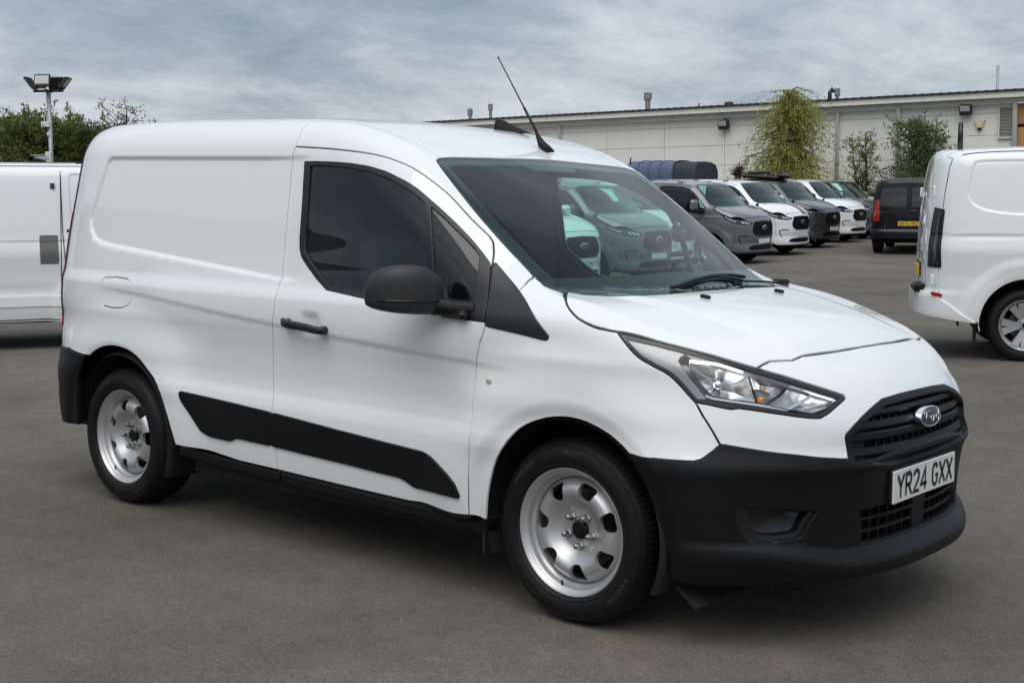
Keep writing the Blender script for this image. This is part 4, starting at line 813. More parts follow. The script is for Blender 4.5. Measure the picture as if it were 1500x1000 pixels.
    for nm, S_, pts, cl, mr in (('door_gap_strip', X, door_o, True, True), ('seam_gap_strip', X, seam, False, True), ('bonnet_gap_strip', T, hood_o, True, False), ('wing_gap_strip', X, pj, False, True), ('wing_gap_strip', Fs, bs, False, True), ('bumper_gap_strip', Fs, [bs[-1]] + bsd, False, True), ('bumper_gap_strip', Fs, [bs[-1]] + bt, False, True), ('flap_gap_strip', X, flap, True, True), ('roof_gap_strip', T, near_edge, False, True), ('lamp_gap_strip', Fs, lamp_o, True, True)):
        bar(nm, S_, pts, .026, .006, RUBBER, van, mirror=mr, lift=-.014, closed=cl, step=.015)  # black strips added behind the panel gaps so they read as dark shade
    # fuel-flap finger dimple, door handle, repeater
    cup = rounded(q3('handle_cup'), .02); hx, hz = -1.296, .938
    CH = mat('handle_black', (.012, .012, .013), rough=.42)
    for sg_, pr_ in ((1, door), (-1, door2)):
        xs = np.linspace(-1.425, -1.17, 15); P_, N_ = X.pos(X.uv(np.array([(x, -.9, .948 - (x + 1.425)*.075) for x in xs])))
        lift = .012 + .026*np.sin(np.pi*np.linspace(0, 1, 15))**.6; hgt = .034 - .006*np.linspace(0, 1, 15)
        v, f = sweep_mesh(P_ + N_*lift[:, None]*1.0, N_, hgt, .016, 0, bev=.8); f = [tuple(q)[::-1] for q in f]
        v = v*np.array([1, sg_, 1]); o = new_obj('handle', v, [q[::sg_] for q in f], CH, pr_, smooth=True)
        b = MB()
        for x in (-1.405, -1.19):
            p_, n_ = X.pos(X.uv(np.array([(x, -.9, .948 - (x + 1.425)*.075)]))); b.box((p_[0] + n_[0]*.008)*np.array([1, sg_, 1]), (.034, .030, .030), bev=.008)
        b.build('handle_base', CH, pr_)
    for sg_ in (1, -1):
        p_, n_ = X.pos(X.uv(np.array([(-.33, -.92, .812)]))); p = p_[0]*np.array([1, sg_, 1])
        b = MB(); b.lathe([(.0, -.008), (.010, -.0075), (.0125, -.004), (.014, .002)], n=20, c=tuple(p)); 
        o = b.build('side_repeater', mat('repeater_lens', (.62, .58, .50), rough=.2), van, smooth=True)
        if sg_ < 0: o.rotation_euler = (0, 0, 0)
    # door mirrors
    rows = [(0, .030, 1.085, .075, .060, .045), (.012, .022, 1.087, .105, .088, .054), (.05, .006, 1.090, .120, .110, .060), (.095, -.012, 1.092, .124, .117, .060), (.135, -.032, 1.093, .122, .114, .057), (.165, -.054, 1.094, .112, .104, .052), (.188, -.076, 1.094, .092, .085, .044), (.202, -.094, 1.092, .062, .056, .033), (.207, -.104, 1.090, .030, .022, .014)]
    n = 28
    for sg_, pr_ in ((1, door), (-1, door2)):
        v, f = [], []
        for s_, xc, zc, a, hu, hd in rows:
            for k_ in range(n):
                t_ = 2*math.pi*k_/n; cx, cz = math.cos(t_), math.sin(t_); pw = lambda q, e: math.copysign(abs(q)**e, q)
                v.append((-.605 + xc + a*.54*pw(cx, .62), sg_*(-.935 - s_), zc + (hu if cz > 0 else hd)*pw(cz, .60)))
        for i in range(len(rows)-1):
            for k_ in range(n): f.append((i*n+k_, i*n+(k_+1) % n, (i+1)*n+(k_+1) % n, (i+1)*n+k_))
        f += [tuple(range(n))[::-1], tuple((len(rows)-1)*n + k_ for k_ in range(n))]
        if sg_ < 0: f = [q[::-1] for q in f]
        mir = new_obj('mirror', v, f, mat('mirror_shell', (.020, .0205, .022), rough=.50, bump=.12, bscale=700), van, smooth=True)
        b = MB(); zl = 1.058
        lo = []
        for s_, xc, zc, a, hu, hd in rows[:-1]: lo.append((-.605 + xc + a*.54 + .001, sg_*(-.935 - s_), 1.082))
        b.tube(lo, .0045, 6); b.build('mirror_trim', GLOSSB, mir, smooth=True)
        b = MB(); b.tube([(-.44, sg_*-.88, 1.050), (-.50, sg_*-.925, 1.055), (-.57, sg_*-.96, 1.065)], [.034, .032, .036], 16); b.box((-.50, sg_*-.922, 1.036), (.16, .05, .036), Matrix.Rotation(sg_*R(-12), 3, 'Z'), bev=.02); b.build('mirror_arm', BLACKP, mir, smooth=False)
        b = MB(); b.box((-.705, sg_*-1.03, 1.11), (.008, .15, .12), Matrix.Rotation(sg_*R(-32), 3, 'Z'), bev=.003); b.build('mirror_glass', CHROME, mir)
    # tail: closing panel, lamps, rear bumper
    re_ = [(p[0] - .004, p[1], p[2]) for p in redge[2:]]
    top_r = on([(-3.16, y, 1.8) for y in np.linspace(-.62, 0, 6)])
    half = re_ + top_r[:-1]
    rl = [(-3.30, -.79, .80), (-3.29, -.785, 1.0), (-3.275, -.765, 1.2), (-3.255, -.74, 1.36), (-3.36, -.66, 1.36), (-3.40, -.70, 1.1), (-3.41, -.71, .80)]
    rl2 = [(p[0], -p[1], p[2]) for p in rl][::-1]
    bot = [(-3.45, y, .70) for y in np.linspace(-.6, .6, 7)]
    tail_o = [(-3.262, -.83, .70)] + re_ + top_r + [(p[0], -p[1], p[2]) for p in (re_ + top_r[:-1])[::-1]] + bot[::-1]
    tail = panel('tailgate', Rs, tail_o, WHITE, van, mirror=False, h=.03, holes=[rl, rl2])[0]
    panel('tail_lamp', Rs, rl, REDL, van, h=.02, inset=-.004, off=.009, thick=.03)
    bar('tail_seam', Rs, re_[1:], .012, .010, RUBBER, van, mirror=True, lift=-.004)
    rbh = [(-2.89, -.91, .684), (-3.06, -.90, .706), (-3.17, -.87, .70), (-3.262, -.83, .697), (-3.40, -.70, .697), (-3.50, -.4, .697), (-3.53, -.05, .697)]
    rblow = [(-3.53, -.05, .30), (-3.50, -.4, .30), (-3.38, -.72, .31), (-3.25, -.83, .33), (-3.12, -.88, .335), (-3.0, -.90, .34), (-2.985, -.90, .45), (-2.955, -.90, .56), (-2.92, -.905, .63)]
    h1 = rbh; h2 = rblow
    rb_o = h1 + [(p[0], -p[1], p[2]) for p in h1[::-1]] + [(p[0], -p[1], p[2]) for p in h2[::-1]] + h2
    panel('rear_bumper', Surf(B, 'R', -2.7), rb_o, BLACKP, van, mirror=False, h=.02, off=.006, thick=.03, edge=.006)
    # wheel-arch liners, floor pan, mud flaps
    for xc in (0, -2.662):
        for sg_ in (1, -1):
            v, f = [], []; n = 26
            for k_ in range(n+1):
                t_ = (R(-25) + R(228)*k_/n) if xc == 0 else (R(-25) + R(203)*k_/n)
                for yy, rr in ((.893, .372), (.87, .385), (.60, .385), (.60, .1)): v.append((xc + .01 + rr*math.cos(t_), -sg_*yy, .335 + rr*math.sin(t_)))
            for k_ in range(n):
                for j in range(3): q = (k_*4+j, k_*4+j+1, (k_+1)*4+j+1, (k_+1)*4+j); f.append(q if sg_ > 0 else q[::-1])
            new_obj('arch_liner', v, f, UNDER, van, smooth=False)
            if xc: continue
            b = MB(); b.box((xc - .375, -sg_*.815, .245), (.012, .15, .13), bev=.004); b.build('mud_flap', UNDER, van)
    b = MB(); b.box((-1.25, 0, .27), (3.9, 1.10, .06)); b.box((-1.30, 0, .265), (1.74, 1.64, .09)); b.box((-1.30, 0, .21), (1.9, 1.35, .06)); b.box((.48, 0, .235), (.36, 1.0, .04)); b.box((-3.15, 0, .30), (.5, 1.3, .06)); b.build('floor_pan', UNDER, van)  # lowest boxes added as a tray, blocking light to darken the ground below
    b = MB(); b.box((.50, 0, .34), (.36, 1.1, .18)); b.box((-3.1, 0, .42), (.5, 1.2, .2)); b.tube([(-.5, .1, .22), (-2.2, .15, .22), (-3.0, .4, .25)], .035, 10); b.box((-2.66, 0, .31), (.10, 1.35, .10)); b.box((0, 0, .30), (.10, 1.35, .10)); b.build('chassis', UNDER, van)
    for sy in (-1, 1):
        b = MB(); b.box((.44, sy*.62, .17), (.10, .40, .012), Matrix.Rotation(R(35), 3, 'Y')); b.build('air_deflector', UNDER, van)
    # cabin
    lin_o = [(x, y, z) for x, y, z in door_o]
    panel('door_trim', X, door_o, DARK, door, mirror=door2, holes=[rounded(win_o, .01)], h=.03, inset=.01, hole_inset=-.006, off=-.030, thick=.001)
    def section(name, x, off, m, zlo=.34):
        a = np.linspace(R(-38), R(88), 40); P_, N_ = X.pos(np.stack([np.full(40, x), a*.95], -1)); Q = P_ + N_*off; Q[:, 2] = np.maximum(Q[:, 2], zlo); Q[:, 0] = x
        ring = Q.tolist() + (Q[::-1]*MIR).tolist(); n_ = len(ring); v = ring + [(p[0] - .03, p[1], p[2]) for p in ring]
        return new_obj(name, v, [tuple(range(n_)), tuple(range(2*n_-1, n_-1, -1))] + [(i, (i+1) % n_, n_+(i+1) % n_, n_+i) for i in range(n_)], m, van, smooth=False)
    section('bulkhead', -1.41, -.05, GREYTRIM)
    panel('roof_lining', T, [(-.88, -.56, 1.6), (-1.4, -.62, 1.7), (-1.4, .62, 1.7), (-.88, .56, 1.6)], mat('headlining', (.16, .16, .155), rough=.9), van, mirror=False, h=.05, inset=0, off=-.05, thick=.001)
    prof = [(-.12, 1.055), (-.20, 1.075), (-.42, 1.07), (-.58, 1.045), (-.66, 1.0), (-.68, .90), (-.62, .72), (-.45, .50), (-.2, .45)]
    v, f = [], []; ys = np.linspace(-.80, .80, 17)
    for y in ys:
        hum = .035*math.exp(-((y + .36)/.17)**2)
        for i, (x, z) in enumerate(prof): v.append((x, y, z + (hum if 1 < i < 5 else 0)))
    for i in range(16):
        for j in range(len(prof)-1): f.append((i*9+j, i*9+j+1, (i+1)*9+j+1, (i+1)*9+j))
    new_obj('dashboard', v, f, mat('dashboard_grey', (.022, .024, .026), rough=.55, bump=.3, bscale=500), van, smooth=True)
    b = MB(); c_ = Vector((-.76, -.37, 1.0)); ax = Vector((-.85, 0, .53)).normalized(); e1 = Vector((0, 1, 0)); e2 = ax.cross(e1)
    b.tube([c_ + .185*(math.cos(t_)*e1 + math.sin(t_)*e2) for t_ in np.linspace(0, 2*math.pi, 33)], .015, 8, caps=False); b.tube([c_ - ax*.06, c_ - ax*.02, c_ - ax*.01], [.06, .07, .05], 14)
    for t_ in (0, math.pi, -math.pi/2): b.tube([c_ - ax*.02, c_ + .18*(math.cos(t_)*e1 + math.sin(t_)*e2)], .014, 6)
    b.tube([c_, c_ - ax*.3], .04, 10); b.build('steering_wheel', DARK, van, smooth=True)
    for y in (-.37, .37):
        seat = empty('seat', (0, 0, 0), 0, van)
        b = MB(); b.box((-1.02, y, .66), (.50, .50, .16), bev=.05); b.build('cushion', FABRIC, seat, smooth=False)
        b = MB(); b.box((-1.27, y, .98), (.13, .48, .62), Matrix.Rotation(R(-12), 3, 'Y'), bev=.05); b.build('backrest', FABRIC, seat)
        b = MB(); b.box((-1.35, y, 1.38), (.09, .26, .17), Matrix.Rotation(R(-8), 3, 'Y'), bev=.035); b.tube([(-1.33, y - .06, 1.25), (-1.345, y - .06, 1.36)], .006, 6); b.tube([(-1.33, y + .06, 1.25), (-1.345, y + .06, 1.36)], .006, 6); b.build('headrest', FABRIC, seat)
    # wipers, rear-view pod, aerial, roof fin
    pts = [(-.030 - .068*t_, -.24 + .64*t_, 1.1) for t_ in np.linspace(0, 1, 14)]
    w_ = bar('wiper', T, pts, .011, .013, RUBBER, van, lift=.003)[0]
    bar('wiper_arm', T, [(.0, .60, 1), (-.045, .46, 1), (-.068, .30, 1), (-.066, .10, 1.1)], .013, .007, BLACKP, w_, lift=.006, bev=.5)
    for sy in (1,):
        p = T.put((-.105, sy*.735))[0]; b = MB(); b.box((p[0], p[1], p[2] + .004), (.085, .05, .022), Matrix.Rotation(R(-sy*38), 3, 'Z'), bev=.008); b.build('cowl_cap', BLACKP, van)
    p = T.put((-.935, .115))[0]; a = MB(); a.tube([p + np.array([.055, 0, -.004]), p + np.array([.02, 0, .008]), p + np.array([-.012, 0, .026]), p + np.array([-.035, 0, .062]), p + np.array([-.046, 0, .085])], [.004, .017, .019, .010, .006], 10)
    # the whip leans back
    p0 = p + np.array([-.046, 0, .085]); p1 = p0 + np.array([-.205, -.02, .325])
    aer = a.build('aerial', BLACKP, van, smooth=True); a = MB(); a.tube([p0, p0 + (p1 - p0)*.32], [.0062, .0058], 8); a.tube([p0 + (p1 - p0)*.32, p1], [.0034, .0026], 8); a.tube([p1, p1 + (p1-p0)*.012], [.0042, .004], 8); a.build('aerial_whip', RUBBER, aer, smooth=True)
    p = T.put((-1.33, .33))[0]; b = MB()
    fin = [(.14, 0), (.06, .028), (-.02, .062), (-.055, .072), (-.07, .066), (-.075, 0)]
    v, f = [], []
    for s_, k_ in ((-.024, .02), (-.016, .9), (0, 1), (.016, .9), (.024, .02)):
        for x, z in fin: v.append((p[0] + x*(.9 if abs(s_) > .01 else 1), p[1] + s_, p[2] - .012 + z*k_))
    for i in range(4):
        for j in range(5): f.append((i*6+j, (i+1)*6+j, (i+1)*6+j+1, i*6+j+1))
    new_obj('roof_fin', v, [q[::-1] for q in f], BLACKP, van, smooth=True)
    # wheels
    first = True
    for xc in (0., -2.662):
        for sg_ in (1, -1):
            w_ = WHEEL if first else copy_tree(WHEEL, van)
            if first: w_.parent = van; first = False
            w_.location = (xc, -sg_*.866, .318); w_.rotation_euler = (0, R(-1 if xc == 0 else 17.5)*sg_, 0 if sg_ > 0 else math.pi)
    return van

# ------------------------------------------------------------------ larger panel vans in the yard
class Custom(Connect):
    zc, xf, xr = 1.1, -.05, -3.2
    H = staticmethod(curve([(-1.5, 1.42), (0, 1.37), (.27, 1.325), (.45, 1.285), (.6, 1.235), (.74, 1.165), (.84, 1.095), (.92, 1.01), (1.0, .90)]))
    W = staticmethod(curve([(.75, .96), (.28, 1.30), (-.12, 1.62), (-.48, 1.875), (-1.0, 2.18)]))
    R = staticmethod(curve([(-.2, 1.80), (-.48, 1.885), (-.7, 1.922), (-1.0, 1.948), (-2., 1.975), (-3.1, 1.975), (-3.75, 1.955), (-4.1, 1.915)]))
    B = staticmethod(curve([(.2, .93), (.3, .955), (.45, .980), (.6, .982), (.75, .980), (.9, .990), (1.02, .998), (1.08, .992), (1.16, .972), (1.3, .957), (1.7, .905), (1.85, .872), (2.05, .815)]))
    AF = staticmethod(curve([(.15, .88), (.25, .955), (.33, .985), (.40, .975), (.5, .960), (.62, .985), (.70, .990), (.85, .985), (1.0, .955), (1.2, .87)]))
    AR = staticmethod(curve([(.2, .72), (.33, .815), (.45, .835), (.60, .83), (.66, .785), (.9, .785), (1.2, .77), (1.6, .735), (1.9, .685)]))
    recess = chaikin([(-2.74, 1.58), (-2.74, 1.83), (-2.80, 1.83), (-3.2, 1.83), (-3.50, 1.83), (-3.585, 1.82), (-3.61, 1.70), (-3.64, 1.50), (-3.55, 1.39), (-3.3, 1.34), (-3.0, 1.33), (-2.80, 1.33), (-2.74, 1.33)], 2)
    def top(s, x, w):
        hood = s.H(x) - (.004 + .028*sstep(0, .6, x))*(w/.6)**2 + .012*sstep(.62, .52, w)*sstep(.75, .5, x)
        ws = s.W(x + (.30 - .20*np.clip((.08 - x)/.65, 0, 1))*w*w) - .3*np.maximum(w - .74, 0)
        rf = s.R(x) - .045*(w/.8)**2
        return smax(hood, smin(ws, rf, .02), .004 + .10*sstep(.74, .86, w))
    def side(s, x, z):
        b = s.B(z)
        for xc in (0.0, -3.1):
            r = np.hypot(x - xc, z - .35); b = b + .016*sstep(.62, .52, r) - .010*sstep(.45, .39, r)
        sd = poly_sd_near(s.recess, x, z); b = b - .012*sstep(.010, -.018, sd)
        ze = z - (1.14 - .02*(x + 2)); b = b - .010*sstep(.0, -.03, ze)*(1 - .9*sstep(-.05, -.2, ze))
        ml = sstep(-2.7, -2.4, x)*sstep(-.4, -.7, x)
        return b - ml*.012*np.exp(-((z - .62)/.07)**2)
    def G(s, x, y, z):
        x, y, z = np.broadcast_arrays(np.asarray(x, float), np.asarray(y, float), np.asarray(z, float))
        w = np.abs(y); b = s.side(x, z); u = w/b
        tf = np.maximum(x - s.xf, 0)/s.AF(z); tr = np.maximum(s.xr - x, 0)/s.AR(z)
        pf = (tf**2.7 + u**2.7 + 1e-12)**(1/2.7); pr = (tr**5 + u**5 + 1e-12)**.2
        pl = (np.where(x > -1.7, pf, pr) - 1)*.97
        return smax(pl, (z - s.top(x, w))*(.84 + .16*sstep(-.5, -.95, x)), .09 + .04*sstep(0, -.4, x))
def side_pts(body, pts):
    q = np.array(pts, float); lo = np.full(len(q), .05); hi = np.full(len(q), 1.4)
    for _ in range(30):
        m = (lo + hi)/2; i = body.G(q[:, 0], -m, q[:, 1]) < 0; lo = np.where(i, m, lo); hi = np.where(i, hi, m)
    return [(a, -w, b) for (a, b), w in zip(q.tolist(), lo.tolist())]
def front_pts(body, pts, x1=1.5, x0=-.5):
    q = np.array(pts, float); lo = np.full(len(q), x0); hi = np.full(len(q), x1)
    for _ in range(30):
        m = (lo + hi)/2; i = body.G(m, q[:, 0], q[:, 1]) < 0; lo = np.where(i, m, lo); hi = np.where(i, hi, m)
    return [(x, a, b) for (a, b), x in zip(q.tolist(), lo.tolist())]
def make_alloy(name='wheel'):
    w = empty(name); k = 1.052
    for ch in WHEEL.children:
        if ch.name.split('.')[0] in ('tyre', 'rim', 'brake_disc'):
            c = ch.copy(); COL.objects.link(c); c.parent = w; c.scale = (k, k, k)
    AL = mat('alloy_silver', (.62, .62, .63), rough=.28, metal=.85, coat=.4)
    b = MB()
    for i in range(5):
        for s_ in (-1, 1):
            a = 2*math.pi*i/5 + s_*.21; a0 = 2*math.pi*i/5 + s_*.10
            e = Vector((math.cos(a), 0, math.sin(a))); e0 = Vector((math.cos(a0), 0, math.sin(a0))); t = Vector((-math.sin(a), 0, math.cos(a)))
            p0, p1 = e0*.052, e*.208; v = []
            for p, wd, y0, y1 in ((p0, .026, .022, .06), (p1, .044, .006, .05)):
                v += [p + t*wd + Vector((0, y1, 0)), p + t*wd*.75*1 + Vector((0, y0, 0)), p - t*wd*.75 + Vector((0, y0, 0)), p - t*wd + Vector((0, y1, 0))]
            b.add(v, [(0, 1, 5, 4), (1, 2, 6, 5), (2, 3, 7, 6)])
    b.lathe([(.0, .018), (.05, .020), (.072, .024), (.078, .06)], n=30); b.build('spokes', AL, w, angle=30)
    b = MB(); b.lathe([(.0, .010), (.026, .011), (.030, .020)], n=24); b.build('centre_cap', GLOSSB, w, angle=40)
    for i in range(5):
        a = 2*math.pi*(i + .5)/5; b = MB(); b.lathe([(0, .010), (.008, .011), (.010, .026)], n=8, c=(.054*math.cos(a), 0, .054*math.sin(a))); b.build('wheel_nut', UNDER, w, angle=40)
    return w
CHS2 = mat('lamp_chrome', (.75, .75, .76), rough=.12, metal=1.)
def make_custom():
    B = Custom(); X = Surf(B, 'X'); T = Surf(B, 'T'); Fs = Surf(B, 'F', .05); Rs = Surf(B, 'R', -3.4)
    van = empty('parked_van')
    def arch(xc, r=.405, a0=-12, a1=192, n=22): return [(xc + r*math.cos(R(a0 + (a1-a0)*i/n)), .35 + r*math.sin(R(a0 + (a1-a0)*i/n))) for i in range(n+1)]
    yr = .70
    # windscreen outline (near half, bottom centre -> corner -> pillar -> top centre)
    wsh = [(.27, -.02), (.24, -.35), (.16, -.62), (.06, -.78), (-.02, -.835), (-.10, -.835), (-.33, -.80), (-.49, -.745), (-.55, -.70), (-.54, -.5), (-.515, -.25), (-.505, -.02)]
    ws3 = [tuple(p) for p in T.pos(np.array(wsh))[0]]
    ws_o = ws3 + mirrored(ws3)
    ws = panel('windscreen', T, ws_o, SCREEN, van, mirror=False, h=.04, inset=.003, thick=.006)[0]
    U0 = resample(T.uv(np.array(ws_o)), .03); kp = inset_poly(U0, .05); kp[:, 0] = np.minimum(kp[:, 0], -.06 - .25*kp[:, 1]**2)
    panel('windscreen_border', T, U0, GLOSSB, ws, mirror=False, holes=[kp], uvin=True, h=.04, inset=.006, hole_inset=0, off=-.006, thick=.001, edge=.0005)
    roofe = [tuple(p) for p in T.pos(np.array([(x, -yr) for x in np.linspace(-.57, -3.82, 24)]))[0]]
    lampo = side_pts(B, [(.30, 1.155), (.40, 1.06), (.54, .985), (.66, .94)]) + front_pts(B, [(-.62, .915), (-.53, .925), (-.46, .955), (-.47, .975), (-.56, .995), (-.64, 1.03)]) + side_pts(B, [(.52, 1.09), (.42, 1.13)])
    hs = side_pts(B, [(.05, 1.30), (.14, 1.255), (.22, 1.21), (.30, 1.155)])
    seam = side_pts(B, [(.54, .985), (.585, .86), (.60, .70), (.585, .55), (.55, .40), (.52, .33)])
    tail_e = side_pts(B, [(-3.86, .62), (-3.865, .9), (-3.855, 1.2), (-3.83, 1.5), (-3.79, 1.75), (-3.76, 1.85)])
    rb_low = side_pts(B, [(-3.52, .36), (-3.70, .40), (-3.865, .56)])
    win = rounded(side_pts(B, [(-.20, 1.27), (-.14, 1.335), (-.28, 1.50), (-.46, 1.665), (-.62, 1.765), (-.78, 1.81), (-1.10, 1.835), (-1.40, 1.835), (-1.44, 1.80), (-1.45, 1.42), (-1.41, 1.27), (-1.2, 1.235), (-.6, 1.23)]), .03)
    side_o = roofe[::-1] + [ws3[8], ws3[7], ws3[6], ws3[5], ws3[4], ws3[3]] + hs + lampo[1:3] + seam[1:] + side_pts(B, arch(0)) + side_pts(B, [(-.43, .275), (-1.5, .285), (-2.67, .285)]) + side_pts(B, arch(-3.1)) + rb_low + tail_e
    rcuv = lambda: None
    rc = resample(np.array(B.recess), .04); rc = rc; ruv = np.stack([rc[:, 0], np.arctan2(rc[:, 1] - B.zc, B.side(*rc.T)*.995)*.95], -1)
    sd, sd2 = panel('body_side', X, side_o, WHITE, van, holes=[win], h=.026, hb=.02, feat=(ruv, (-.022, -.013, -.005, .004, .012), .03))
    panel('side_lining', X, side_o, DARK, van, holes=[win], h=.06, off=-.04, inset=.02, thick=.001)
    panel('side_window', X, win, GLASS, sd, mirror=sd2, h=.04, inset=-.004, off=-.008, thick=.003)
    bar('window_divider', X, side_pts(B, [(-.46, 1.235), (-.50, 1.685)]), .035, .010, GLOSSB, sd, mirror=sd2, lift=-.006)
    bar('window_rubber', X, win, .022, .006, GLOSSB, sd, mirror=sd2, lift=-.003, closed=True)
    # door and panel joints
    J = mat('panel_joint', (.02, .02, .021), rough=.7)
    for pts in ([(-1.52, .30), (-1.55, .5), (-1.55, 1.0), (-1.53, 1.25), (-1.52, 1.86)], [(-.13, 1.25), (-.25, 1.1), (-.38, .85), (-.44, .62), (-.46, .30)], [(-.52, 1.79), (-.75, 1.86), (-1.52, 1.88)]):
        bar('panel_joint', X, side_pts(B, pts), .009, .0022, J, sd, mirror=sd2, lift=-.001, step=.04)
    # the sliding load door is on the kerb side only
    for pts, w_, m_, nm in (([(-2.62, .36), (-2.68, .8), (-2.66, 1.2), (-2.66, 1.86)], .009, J, 'panel_joint'), ([(-1.60, .31), (-2.6, .31)], .009, J, 'panel_joint'), ([(-2.70, 1.235), (-3.55, 1.235)], .028, GLOSSB, 'slide_rail')):
        U = resample(X.uv(side_pts(B, pts)), .05); P_, N_ = X.pos(U); v, f = sweep_mesh(P_, N_, w_, .006, -.002); new_obj(nm, v*MIR, f, m_, sd2, smooth=False)
    bar('roof_gutter', X, [(p[0], p[1] - .10, p[2] - .045) for p in roofe[2:-1]], .012, .006, J, sd, mirror=sd2, lift=-.003, step=.06)
    bar('door_handle', X, side_pts(B, [(-1.44, 1.09), (-1.20, 1.09)]), .035, .035, BLACKP, sd, mirror=sd2, lift=.004, step=.03, bev=.8)
    bar('side_moulding', X, side_pts(B, [(-.50, .50), (-1.5, .50), (-2.62, .50)]), .11, .012, BLACKP, sd, mirror=sd2, lift=-.002, step=.04)
    # roof
    fr = [(p[0], p[1], p[2]) for p in ws3[8:]]
    re_ = [(-3.98, y, 1.9) for y in np.linspace(-.60, .60, 7)]
    roof_o = roofe[::-1] + fr + [(p[0], -p[1], p[2]) for p in fr[::-1]] + [(p[0], -p[1], p[2]) for p in roofe] + re_[::-1]
    roof = panel('roof', T, roof_o, WHITE, van, mirror=False, h=.06, hb=.05)[0]
    for sx in (-1.0, -1.9, -2.9):
        for sy in (-1, 1):
            p = T.put((sx, sy*.66))[0]; b = MB(); b.box((p[0], p[1], p[2] + .006), (.16, .05, .03), bev=.01); b.build('roof_mount_cap', BLACKP, roof)
    # bonnet
    hf = front_pts(B, [(-.62, 1.06), (-.45, 1.075), (-.25, 1.085), (-.02, 1.09)]); hf = [tuple(T.pos(np.array([(p[0] - .01, p[1])]))[0][0]) for p in hf]
    half = ws3[:4] + hs[1:] + lampo[::-1][0:3] + hf
    hood_o = half + mirrored(half); bon = panel('bonnet', T, hood_o, WHITE, van, mirror=False, h=.028, inset=.006)[0]
    # front: painted face, lamps, grille, intake
    gr = front_pts(B, [(-.02, .655), (-.36, .66), (-.47, .73), (-.50, .82), (-.45, .94), (-.40, 1.005), (-.02, 1.02)])
    grU = gr + mirrored(gr)
    slot = front_pts(B, [(-.86, .74), (-.83, .745), (-.62, .72), (-.64, .70), (-.80, .715), (-.84, .68), (-.80, .55), (-.83, .55), (-.875, .66)]) if False else None
    itk = front_pts(B, [(-.02, .33), (-.45, .335), (-.60, .36), (-.52, .43), (-.40, .455), (-.02, .455)])
    half = hf[::-1] + lampo[::-1][2:4] + lampo[3:8][::-1] if False else hf[::-1] + [lampo[9], lampo[8], lampo[7], lampo[6], lampo[5], lampo[4], lampo[3], lampo[2]] + seam[1:] + front_pts(B, [(-.78, .27), (-.6, .245), (-.3, .24), (-.02, .24)])
    face = panel('front_panel', Fs, half + mirrored(half), WHITE, van, mirror=False, h=.026, holes=[grU, itk + mirrored(itk)], hole_inset=0, thick=.03)[0]
    GRB = mat('grille_black', (.0065, .0068, .0085), rough=.38)
    gu = resample(Fs.uv(np.array(grU)), .03); panel('grille', Fs, gu, GRB, face, mirror=False, uvin=True, holes=[inset_poly(gu, .03)], h=.03, inset=.002, hole_inset=0, off=.003, thick=.04)
    panel('grille_back', Fs, gu, UNDER, face, mirror=False, uvin=True, h=.05, inset=.005, off=-.045, thick=.001)
    for z in np.linspace(.70, .975, 7): bar('grille_slat', Fs, front_pts(B, [(y, z) for y in np.linspace(-.45, .45, 13)]), .018, .016, GRB, face, lift=-.03)
    iu = resample(Fs.uv(np.array(itk + mirrored(itk))), .03); panel('intake_back', Fs, iu, UNDER, face, mirror=False, uvin=True, h=.05, inset=-.004, off=-.03, thick=.001)
    for z in (.375, .415): bar('intake_bar', Fs, front_pts(B, [(y, z) for y in np.linspace(-.5, .5, 13)]), .014, .012, BLACKP, face, lift=-.02)
    bar('bumper_slot', Fs, front_pts(B, [(-.60, .665), (-.74, .675), (-.80, .65), (-.78, .58), (-.74, .50)]), .026, .010, GLOSSB, face, mirror=True, lift=-.006, step=.025)
    bar('bumper_lip', Fs, front_pts(B, [(y, .265) for y in np.linspace(-.80, .80, 20)]), .04, .02, BLACKP, face, lift=-.004)
    lens, lens2 = panel('headlamp', Fs, lampo, LENS, van, h=.026, inset=.004, off=.001, thick=.02)
    panel('lamp_housing', Fs, lampo, mat('lamp_dark', (.03, .031, .033), rough=.3), lens, mirror=lens2, h=.03, inset=.006, off=-.02, thick=.001)
    for (ya, za, yb, zb) in ((-.55, .945, -.60, .985), (-.62, .955, -.67, 1.0), (-.69, .965, -.735, 1.015)):
        bar('light_bar', Fs, front_pts(B, [(ya, za), (yb, zb)]), .040, .012, CHS2, lens, mirror=lens2, lift=-.016, step=.02)
    bar('light_bar', Fs, side_pts(B, [(.40, 1.09), (.52, 1.045), (.62, 1.01)]), .022, .012, CHS2, lens, mirror=lens2, lift=-.016, step=.02)
    # emblem and number plate
    p = Fs.put((0, .86))[0]; b = MB(); b.lathe([(.0, .012), (.6, .010), (1., .0)], n=30, axis='x'); em_ = b.build('emblem', mat('emblem_silver', (.7, .71, .72), rough=.25, metal=.6), van, smooth=True)
    em_.data.transform(Matrix.Translation((p[0] - .002, 0, .86)) @ Matrix.Diagonal((1, .115, .048, 1)))
    b = MB(); b.lathe([(.0, .004), (.9, .003), (1., .0)], n=30, axis='x'); f_ = b.build('emblem_field', mat('emblem_blue', (.012, .022, .060)), em_, smooth=True)
    f_.data.transform(Matrix.Translation((p[0] + .009, 0, .86)) @ Matrix.Diagonal((1, .092, .034, 1)))
    p = Fs.put((0, .545))[0]; b = MB(); b.box((p[0] + .008, 0, .545), (.012, .52, .111), bev=.003); pl = b.build('number_plate', PLATEW, van)
